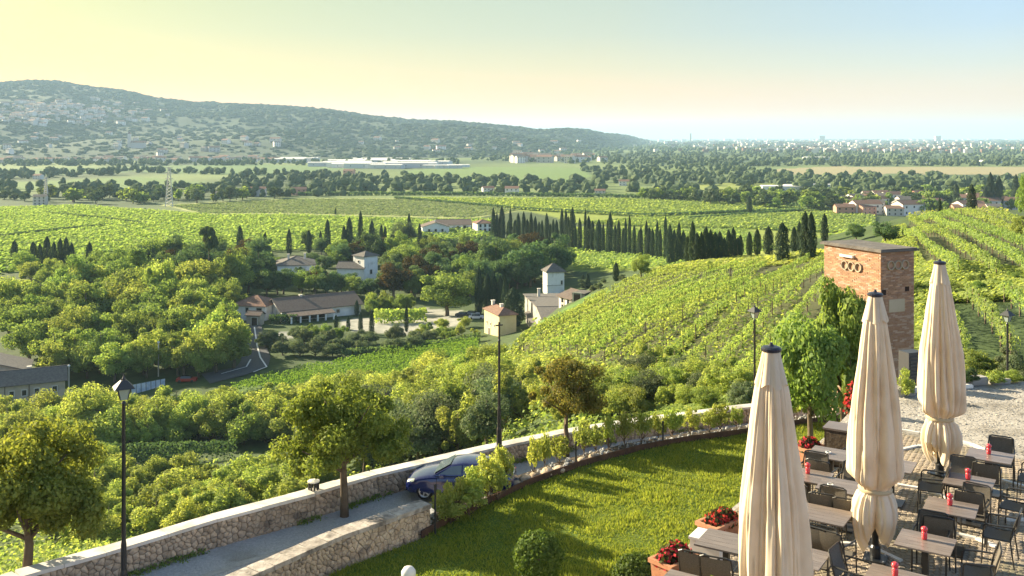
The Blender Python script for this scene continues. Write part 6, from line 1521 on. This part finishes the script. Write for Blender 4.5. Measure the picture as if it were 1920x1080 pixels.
# ------------------------------------------------------------------ tables
E1A = R(-32)
def table_proto():
    e = empty('cafe_table', (0, 0, 0), 0); L, Wd = .80, .70
    for i in range(5):
        m = MB(); w_ = Wd / 5; m.box((0, -Wd / 2 + (i + .5) * w_, .735), (L, w_ - .003, .024)); m.build('plank', M['table_top'], e)
    m = MB(); m.box((0, 0, .715), (L - .06, Wd - .06, .014)); m.build('under_frame', M['chair_frame'], e)
    MB().box((0, 0, .37), (.09, .09, .68)).build('pedestal', M['chair_frame'], e)
    m = MB(); m.box((0, 0, .022), (.42, .42, .022)); m.build('base_plate', M['chair_frame'], e)
    return e
TPROTO = table_proto()
def chair_proto():
    e = empty('terrace_chair', (0, 0, 0), 0); fr = 'chair_frame'; r = .013
    for s in (-1, 1):
        MB().tube([(.22, s * .25, 0), (.20, s * .25, .44), (.19, s * .25, .62), (.15, s * .255, .655)], r, 6).build('leg', M[fr], e)
        MB().tube([(-.26, s * .25, 0), (-.20, s * .24, .44)], r, 6).build('leg', M[fr], e)
        MB().tube([(.16, s * .255, .655), (-.05, s * .26, .665), (-.23, s * .24, .67)], .015, 6).build('armrest', M[fr], e)
    MB().tube([(-.20, -.24, .44), (-.25, -.235, .68), (-.31, -.22, .86), (-.32, -.17, .88), (-.32, .17, .88), (-.31, .22, .86), (-.25, .235, .68), (-.20, .24, .44)], .014, 6).build('back_frame', M[fr], e)
    m = MB(); n = 6
    vs = []; 
    for i in range(n + 1):
        t = i / n; x = -.205 - .11 * t; z = .47 + .385 * t; c = .02 * math.sin(PI * t)
        vs += [(x - c, -.215, z), (x - .02 - c, 0, z), (x - c, .215, z)]
    k = len(vs); vs += [(x - .006, y, z) for x, y, z in vs]
    fs = []
    for i in range(n):
        for j in range(2): a = i * 3 + j; fs.append((a, a + 1, a + 4, a + 3)); fs.append((k + a, k + a + 3, k + a + 4, k + a + 1))
    m.add(vs, fs); m.build('backrest', M['mesh_fabric'], e, smooth=True)
    m = MB(); vs = []
    for i in range(n + 1):
        t = i / n; x = -.20 + .42 * t; z = .435 + .012 * math.cos(PI * 2 * t)
        vs += [(x, -.23, z), (x, 0, z - .015), (x, .23, z)]
    vs += [(x, y, z - .008) for x, y, z in vs]; fs = []
    for i in range(n):
        for j in range(2): a = i * 3 + j; fs.append((a, a + 3, a + 4, a + 1)); fs.append((k + a, k + a + 1, k + a + 4, k + a + 3))
    m.add(vs, fs); m.build('seat', M['mesh_fabric'], e, smooth=True)
    m = MB(); m.tube([(.20, -.25, .43), (.22, 0, .43), (.20, .25, .43)], r, 6); m.tube([(-.2, -.24, .44), (-.2, .24, .44)], r, 6); m.tube([(.2, -.25, .43), (-.2, -.24, .44)], r, 6); m.tube([(.2, .25, .43), (-.2, .24, .44)], r, 6); m.build('seat_frame', M[fr], e)
    return e
CPROTO = chair_proto()
def jar_proto():
    e = empty('candle_jar', (0, 0, 0), 0)
    MB().lathe([(.034, 0), (.042, .03), (.044, .08), (.040, .115), (.030, .125)], n=14).build('jar', M['red_glass'], e, smooth=True)
    MB().lathe([(.030, .125), (.046, .14), (.052, .165), (.044, .185), (.02, .20)], n=14).build('rounded_lid', M['red_glass'], e, smooth=True)
    return e
JPROTO = jar_proto()
used = {'t': 0, 'c': 0, 'j': 0}
def inst(key, pr, loc, rz, label, cat, group):
    o = pr if used[key] == 0 else copy_tree(pr); used[key] += 1
    o.location = loc; o.rotation_euler = (0, 0, rz); return tag(o, label, cat, group)
e1 = Vector((math.cos(E1A), math.sin(E1A), 0)); e2 = Vector((-e1.y, e1.x, 0))
TABS = [  # centre of the table top in the photo, label, chairs as (along e1, along e2, heading deg relative)
 (1735, 1018, 'wooden topped table with red jar, in front of the middle parasol foot', 1, [(.72, .0, 'right'), (-.02, .66, 'far')], 'the front right red jar table'),
 (1783, 953, 'wooden topped table with red jar, second from the front in the right row', 1, [(.72, .02, 'right'), (-.1, -.62, 'near'), (.25, .70, 'far')], 'the second table of the right row'),
 (1817, 904, 'wooden topped table with red jar, beside the foot of the far parasol', 1, [(.74, .0, 'right'), (.1, -.64, 'near'), (-.2, .68, 'far')], 'the table by the far parasol'),
 (1856, 856, 'bluish grey topped table with red jar, farthest of the right row', 1, [(.72, -.05, 'right'), (.0, -.64, 'near'), (.12, .66, 'far')], 'the farthest table of the right row'),
 (1680, 1088, 'wooden topped table with red jar cut by the bottom edge', 1, [(-.62, .30, 'left')], 'the table cut by the bottom edge'),
 (1545, 966, 'long grey brown table just right of the nearest parasol', 0, [(.1, -.66, 'near'), (-.1, .66, 'far'), (.35, -.7, 'near')], 'the long table by the nearest parasol'),
 (1515, 893, 'brown table with red jar half hidden by the nearest parasol', 1, [(-.1, .68, 'far'), (.0, -.64, 'near')], 'the half hidden table with a red jar'),
 (1580, 913, 'brown table with white ashtray left of the middle parasol', 2, [(-.15, -.64, 'near'), (.25, -.66, 'near'), (.0, .68, 'far')], 'the ashtray table by the middle parasol'),
 (1558, 852, 'grey table with white ashtray beside the small flower planter', 2, [(.0, -.66, 'near'), (.35, .62, 'far')], 'the grey table by the small planter'),
 (1672, 872, 'table behind the middle parasol, only its right corner showing', 0, [(.70, .0, 'right')], 'the table behind the middle parasol'),
 (1362, 1017, 'small grey table between the two larger planters and the nearest parasol', 0, [(.12, -.62, 'near'), (-.2, -.62, 'near')], 'the small grey table by the planters'),
 (1290, 1100, 'grey table at the bottom edge below the terracotta planter', 3, [], ''),
 (1496, 1043, 'table corner showing right of the nearest parasol near the bottom', 0, [(.1, .64, 'far')], 'the table hidden by the nearest parasol'),
]
head = {'right': PI, 'left': 0, 'near': PI / 2, 'far': -PI / 2}
adj = {'right': 'right', 'left': 'left', 'near': 'near', 'far': 'far'}
for i, (x, y, lb, jar, chs, tn) in enumerate(TABS):
    c = PZ(x, y, TZ + .747); c.z = CZ + TZ + .02; an = E1A + rnd.uniform(-.03, .03)
    inst('t', TPROTO, c, an, lb, 'table', 'tables on the terrace')
    if jar == 1:
        inst('j', JPROTO, c + Vector((.02, .08, .749)), 0, 'red candle jar standing on ' + ('the ' + lb.split(' topped')[0] + ' topped table ' + lb.split('jar')[-1].strip(', ') if False else tn), 'candle jar', 'red jars on the tables')
    if jar == 2:
        e = empty('ashtray', c + Vector((-.05 if i == 8 else -.22, .0, .749)), 0, 'small white ashtray on ' + tn, 'ashtray'); MB().lathe([(.05, 0), (.055, .035), (.045, .035), (.04, .01)], n=14).build('bowl', M['white_cup'], e, smooth=True); MB().tube([(-.03, 0, .036), (.06, .01, .042)], .006, 5).build('cigarette_rest', M['iron'], e)
    if jar == 3: flowerplant('yellow_posy', c + Vector((.35, .0, .749)), (.09, .09), .10, 90, 'small pale flower posy on the bottom edge table', 'leaf_yellow', frac=.02, size=.03)
    for k, (a, b, side) in enumerate(chs):
        p = c + e1 * a + e2 * b; p.z = CZ + TZ + .025
        second = sum(1 for q in chs[:k] if q[2] == side)
        inst('c', CPROTO, p, an + head[side] + rnd.uniform(-.18, .18), f'dark armchair {"also " if second else ""}on the {adj[side]} side of {tn}', 'chair', 'dark chairs around the terrace tables')
# side board and menu pieces
g = PZ(1578, 872, TZ); e = empty('sideboard', g, E1A, 'low brown wooden cabinet with a grey top at the lawn end of the terrace', 'cabinet')
MB().box((0, 0, .4), (.6, .5, .78)).build('carcass', M['dark_wood'], e); MB().box((0, 0, .81), (.66, .56, .04)).build('top', M['table_top'], e); MB().box((-.0, -.26, .4), (.5, .03, .66)).build('door', M['bark'], e); MB().lathe([(.02, 0), (.02, .04)], (.18, -.29, .45), 8).build('knob', M['rim'], e)
g = PZ(1690, 905, TZ); e = empty('menu_board', g + Vector((0, .3, 0)), .2, 'pale yellow board standing behind the middle parasol', 'board'); o = MB().box((0, 0, .75), (.26, .03, .3)).build('panel', M['canvas'], e); MB().tube([(0, .02, 0), (0, .02, .7)], .015, 6).build('stand', M['iron'], e)
g = PZ(1529, 905, TZ + .0); 
g2 = PZ(1329, 1052, TZ); e = empty('white_bench', g2 + Vector((0, 0, 0)), E1A, 'low white box seat under the small grey table beside the planter', 'seat'); MB().box((0, 0, .2), (.5, .4, .38)).build('carcass', M['white_cup'], e); MB().box((0, 0, .41), (.54, .44, .04)).build('lid', M['white_cup'], e)

# ------------------------------------------------------------------ street lamps
def lamp(x, ytop, d, h, label, lantern=True, zbase=None, s=1.0):
    top = P(x, ytop, d); zb = top.z - h; e = empty('street_lamp', (top.x, top.y, zb), .5, label, 'street lamp')
    m = MB(); m.lathe([(.15 * s, -.3), (.15 * s, .05), (.11 * s, .12), (.10 * s, .7), (.075 * s, .8), (.07 * s, 1.5), (.055 * s, 1.6), (.045 * s, h - .75 * s), (.06 * s, h - .72 * s), (.03 * s, h - .66 * s)], n=12); m.build('pole', M['pole'], e, smooth=False)
    if lantern:
        z = h - .62 * s
        MB().add([(a * .085 * s, b * .085 * s, z) for a, b in ((-1, -1), (1, -1), (1, 1), (-1, 1))] + [(a * .15 * s, b * .15 * s, z + .30 * s) for a, b in ((-1, -1), (1, -1), (1, 1), (-1, 1))], [(0, 1, 5, 4), (1, 2, 6, 5), (2, 3, 7, 6), (3, 0, 4, 7), (3, 2, 1, 0)]).build('lantern_glass', M['lamp_glass'], e)
        for a, b in ((-1, -1), (1, -1), (1, 1), (-1, 1)): MB().tube([(a * .088 * s, b * .088 * s, z), (a * .155 * s, b * .155 * s, z + .31 * s)], .012 * s, 5).build('lantern_bar', M['pole'], e)
        m = MB(); q = .25 * s; v = [(a * q, b * q, z + .30 * s) for a, b in ((-1, -1), (1, -1), (1, 1), (-1, 1))] + [(a * .07 * s, b * .07 * s, z + .50 * s) for a, b in ((-1, -1), (1, -1), (1, 1), (-1, 1))]
        m.add(v, [(0, 1, 5, 4), (1, 2, 6, 5), (2, 3, 7, 6), (3, 0, 4, 7), (3, 2, 1, 0), (4, 5, 6, 7)]); m.lathe([(.05 * s, .5 * s), (.05 * s, .54 * s), (.02 * s, .60 * s), (.008 * s, .66 * s)], (0, 0, z), 8); m.build('lantern_roof', M['gunmetal'], e)
    else:
        MB().tube([(0, 0, h - .7), (0, 0, h)], .04, 6).build('spigot', M['pole'], e); MB().box((0, 0, h - .12), (.30, .05, .05)).build('cross_bar', M['pole'], e)
lamp(232, 704, 26.2, 6.1, 'nearest black street lamp with a four sided lantern roof, at the left', s=1.05)
lamp(936, 604, 37.6, 4.9, 'tall bare black pole rising from the middle of the road wall', False)
lamp(1415, 571, 44.5, 6.0, 'black lantern lamp behind the nearest parasol', s=1.0)
lamp(1889, 578, 38, 5.4, 'black lantern lamp at the far right beyond the gravel yard', s=.85)

# ------------------------------------------------------------------ trees by the road
M['leaf_road'] = leafmat('leaf_road', (.12, .16, .035), (.23, .26, .06), trans=.45)
M['leaf_roadred'] = leafmat('leaf_roadred', (.08, .095, .025), (.17, .14, .045), trans=.4)
PROTO[('roundhi', 'roadA')] = [(crown_mesh('crown', 'roundhi', 38000, .0135, 411, M['leaf_road']), trunk_mesh('roundhi', 3))]
PROTO[('roundhi', 'roadB')] = [(crown_mesh('crown', 'roundhi', 38000, .014, 423, M['leaf_road']), trunk_mesh('roundhi', 5))]; NAMES['roundhi'] = 'leafy_tree'
PROTO[('loose', 'roadC')] = [(crown_mesh('crown', 'roundhi', 16000, .0155, 437, M['leaf_roadred']), trunk_mesh('round', 6))]
g = PZ(646, 962, -12.5); tree('roundhi', 'roadA', g, 4.75, 4.4, 'dense round tree standing on the gravel road left of the blue car')
g = Vector((-13.2, 26.2, CZ - 12.6)); tree('roundhi', 'roadB', g, 5.0, 4.6, 'leafy tree at the lower left corner beside the road wall')
g = PZ(1062, 838, -12.7); tree('loose', 'roadC', g, 3.9, 3.3, 'slender tree with reddish leaves behind the planting bed')
# litter bin
g = PZ(588, 962, -12.5); e = empty('litter_bin', g, .7, 'dark slatted litter bin at the end of the left wall', 'bin')
MB().lathe([(.03, 0), (.03, .5)], n=8).build('post', M['iron'], e); MB().box((0, 0, .62), (.28, .28, .04)).build('base', M['iron'], e)
for k in range(10):
    a = 2 * PI * k / 10; MB().box((math.cos(a) * .17, math.sin(a) * .17, .80), (.05, .03, .5), 0, a + PI / 2).build('slat', M['iron'], e)
MB().lathe([(.20, 1.04), (.20, 1.08), (.06, 1.12)], n=10).build('lid', M['marble'], e)

# ------------------------------------------------------------------ the blue car
def car():
    fw = PZ(797, 936, -12.66); a = R(8); S = .90
    hd = Vector((-math.cos(a), math.sin(a), 0)); lf = Vector((-hd.y, hd.x, 0))       # heading, its left side (towards the camera)
    if lf.y > 0: lf = -lf
    org = xy(fw) - hd * 1.32 * S - lf * .76 * S; ang = math.atan2(hd.y, hd.x)
    e = empty('blue_car', (org.x, org.y, fw.z), ang, 'dark blue hatchback parked behind the climbing plants, nose to the wall', 'car', None, (S, S, S))
    # stations: x, half width, sill z, belt z, hood/deck z
    ST = [(2.16, .50, .36, .50, .56), (2.10, .68, .26, .58, .64), (1.95, .80, .22, .66, .72), (1.6, .86, .20, .74, .84), (1.2, .88, .20, .80, .92), (.75, .885, .20, .85, .98), (.3, .885, .20, .87, .99), (-.4, .885, .20, .89, 1.0), (-1.0, .88, .20, .92, 1.02), (-1.5, .87, .21, .94, 1.03), (-1.85, .82, .26, .92, 1.02), (-2.02, .74, .32, .86, .97), (-2.10, .60, .40, .74, .80)]
    V = []; n = 0
    for (x, w_, zl, zb, zh) in ST:
        h = [(0, zl), (w_ * .9, zl), (w_ * .985, zl + .10), (w_, (zl + zb) / 2), (w_ * .985, zb), (w_ * .93, zb + (zh - zb) * .55), (w_ * .72, zh - .01), (0, zh + .015)]
        ring = [(x, y, z) for y, z in h] + [(x, -y, z) for y, z in h[::-1][1:-1]]; n = len(ring); V += ring
    Fc = [(i * n + k, i * n + (k + 1) % n, (i + 1) * n + (k + 1) % n, (i + 1) * n + k) for i in range(len(ST) - 1) for k in range(n)]
    m = MB(); m.add(V, Fc + [tuple(range(n))[::-1], tuple((len(ST) - 1) * n + k for k in range(n))]); ob = m.build('body', M['car_blue'], None, smooth=True)
    for sx in (1.32, -1.28):
        for sy in (-1, 1):
            c = MB(); c.tube([(sx, sy * .62, .33), (sx, sy * 1.1, .33)], .385, 24); co = c.build('cut', M['tyre']); md = ob.modifiers.new('b', 'BOOLEAN'); md.object = co; md.operation = 'DIFFERENCE'; md.solver = 'EXACT'
            bpy.context.view_layer.update(); me = bpy.data.meshes.new_from_object(ob.evaluated_get(bpy.context.evaluated_depsgraph_get())); ob.modifiers.clear(); ob.data = me; bpy.data.objects.remove(co)
    ob.name = 'body'; ob.parent = e
    # cabin
    CS = [(.98, .66, .96, .97), (.30, .66, .98, 1.34), (-.15, .66, 1.0, 1.40), (-.75, .65, 1.0, 1.39), (-1.25, .62, 1.01, 1.30), (-1.78, .56, 1.02, 1.08)]
    def ringc(x, wt, zb, zt, o=0):
        wb = .80; f = (zt - zb) / .42; w1 = wb + (wt - wb) * min(1, f); return [(x, wb + o, zb - .02), (x, w1 + o, zt - .03), (x, w1 * .8, zt + .01), (x, 0, zt + .03), (x, -w1 * .8, zt + .01), (x, -w1 - o, zt - .03), (x, -wb - o, zb - .02)]
    V = []; 
    for s in CS: V += ringc(*s)
    k = 7; Fc = [(i * k + j, i * k + j + 1, (i + 1) * k + j + 1, (i + 1) * k + j) for i in range(len(CS) - 1) for j in range(k - 1)]
    m = MB(); m.add(V, Fc); m.build('cabin', M['car_blue'], e, smooth=True)
    # glazing, each a slightly proud panel
    def side_glass(pts, s):
        m = MB(); o = .012; v = []
        for x, f in pts:
            zb, zt, wt = (float(np.interp(x, [c[0] for c in CS[::-1]], [c[q] for c in CS[::-1]])) for q in (2, 3, 1)); z = zb + (zt - .06 - zb) * f + .02
            wb = .80; w1 = wb + (wt - wb) * min(1, (zt - zb) / .42); w_ = wb + (w1 - wb) * ((z - zb) / max(.05, zt - .03 - zb)); v.append((x, s * (w_ + o), z))
        m.add(v, [tuple(range(len(v)))]); m.build('side_window', M['car_glass'], e)
    for s in (-1, 1):
        side_glass([(.80, .05), (-.12, .05), (-.12, 1), (.28, 1)], s); side_glass([(-.18, .05), (-.98, .05), (-.98, 1), (-.18, 1)], s); side_glass([(-1.03, .05), (-1.45, .05), (-1.22, .95), (-1.03, 1)], s)
    m = MB(); m.add([(.97, -.70, .99), (.97, .70, .99), (.33, .58, 1.345), (.33, -.58, 1.345)], [(0, 1, 2, 3)]); o = m.build('windscreen', M['car_glass'], e); o.location = (.02, 0, .02)
    m = MB(); m.add([(-1.30, -.54, 1.31), (-1.30, .54, 1.31), (-1.76, .62, 1.09), (-1.76, -.62, 1.09)], [(0, 1, 2, 3)]); o = m.build('rear_window', M['car_glass'], e); o.location = (-.02, 0, .025)
    for sx in (1.32, -1.28):
        for sy in (-1, 1):
            w_ = MB(); w_.lathe([(.225, -.10), (.31, -.10), (.33, -.07), (.33, .07), (.31, .10), (.225, .10)], n=28, cap=False); wo = w_.build('wheel', M['tyre'], e); wo.rotation_euler = (R(90), 0, 0); wo.location = (sx, sy * .76, .33)
            r = MB(); r.lathe([(.19, -.085), (.225, -.105), (.235, -.09), (.235, .09), (.225, .105), (.19, .085)], n=28, cap=False)
            for q in range(5):
                an = 2 * PI * q / 5
                for z in (-.085, .085): r.box((math.cos(an) * .11, math.sin(an) * .11, z), (.20, .055, .02), 0, an)
            r.lathe([(.05, -.10), (.05, .10)], n=12); ro = r.build('rim', M['rim'], wo)
            d = MB(); d.lathe([(.19, -.05), (.19, .05)], n=20); d.build('brake_disc', M['gunmetal'], wo)
    for s in (-1, 1):
        MB().box((.62, s * .93, .98), (.16, .14, .10)).build('wing_mirror', M['car_blue'], e)
        m = MB(); m.add([(2.02, s * .70, .60), (1.72, s * .85, .70), (1.68, s * .82, .80), (2.0, s * .62, .70)], [(0, 1, 2, 3)]); o = m.build('headlight', M['lamp_glass'], e); o.location = (.03, s * .02, .012)
        m = MB(); m.box((-.35, s * .893, .80), (.16, .02, .025)); m.build('door_handle', M['car_blue'], e)
        m = MB(); m.box((-2.0, s * .66, .82), (.08, .26, .14)); m.build('tail_light', M['car_red'], e)
    for s in (-1, 1):
        for xx in (.84, -.17, -1.02): MB().box((xx, s * .884, .62), (.012, .012, .56)).build('door_seam', M['tyre'], e)
        MB().box((-.0, s * .872, .245), (1.9, .05, .09)).build('sill_trim', M['tyre'], e)
    MB().box((2.06, 0, .30), (.14, 1.2, .10)).build('front_spoiler', M['tyre'], e)
    MB().box((2.15, 0, .42), (.04, .7, .16)).build('grille', M['iron'], e); MB().box((2.17, 0, .40), (.02, .36, .09)).build('number_plate', M['white_cup'], e)
car()

# ------------------------------------------------------------------ evening haze over the valley
def haze():
    m = bpy.data.materials.new('haze'); m.use_nodes = True; t = m.node_tree; t.nodes.clear()
    v = t.nodes.new('ShaderNodeVolumePrincipled'); v.inputs['Color'].default_value = (.50, .74, 1.0, 1); v.inputs['Density'].default_value = HAZE_DENSITY; v.inputs['Anisotropy'].default_value = .1
    o = t.nodes.new('ShaderNodeOutputMaterial'); t.links.new(v.outputs[0], o.inputs['Volume'])
    b = MB(); b.box((0, 16000, (CZ - 53 + CZ + 300) / 2), (56000, 34000, 353)); ob = b.build('haze', m); tag(ob, kind='stuff')
HAZE_DENSITY = 8.0e-5
haze()
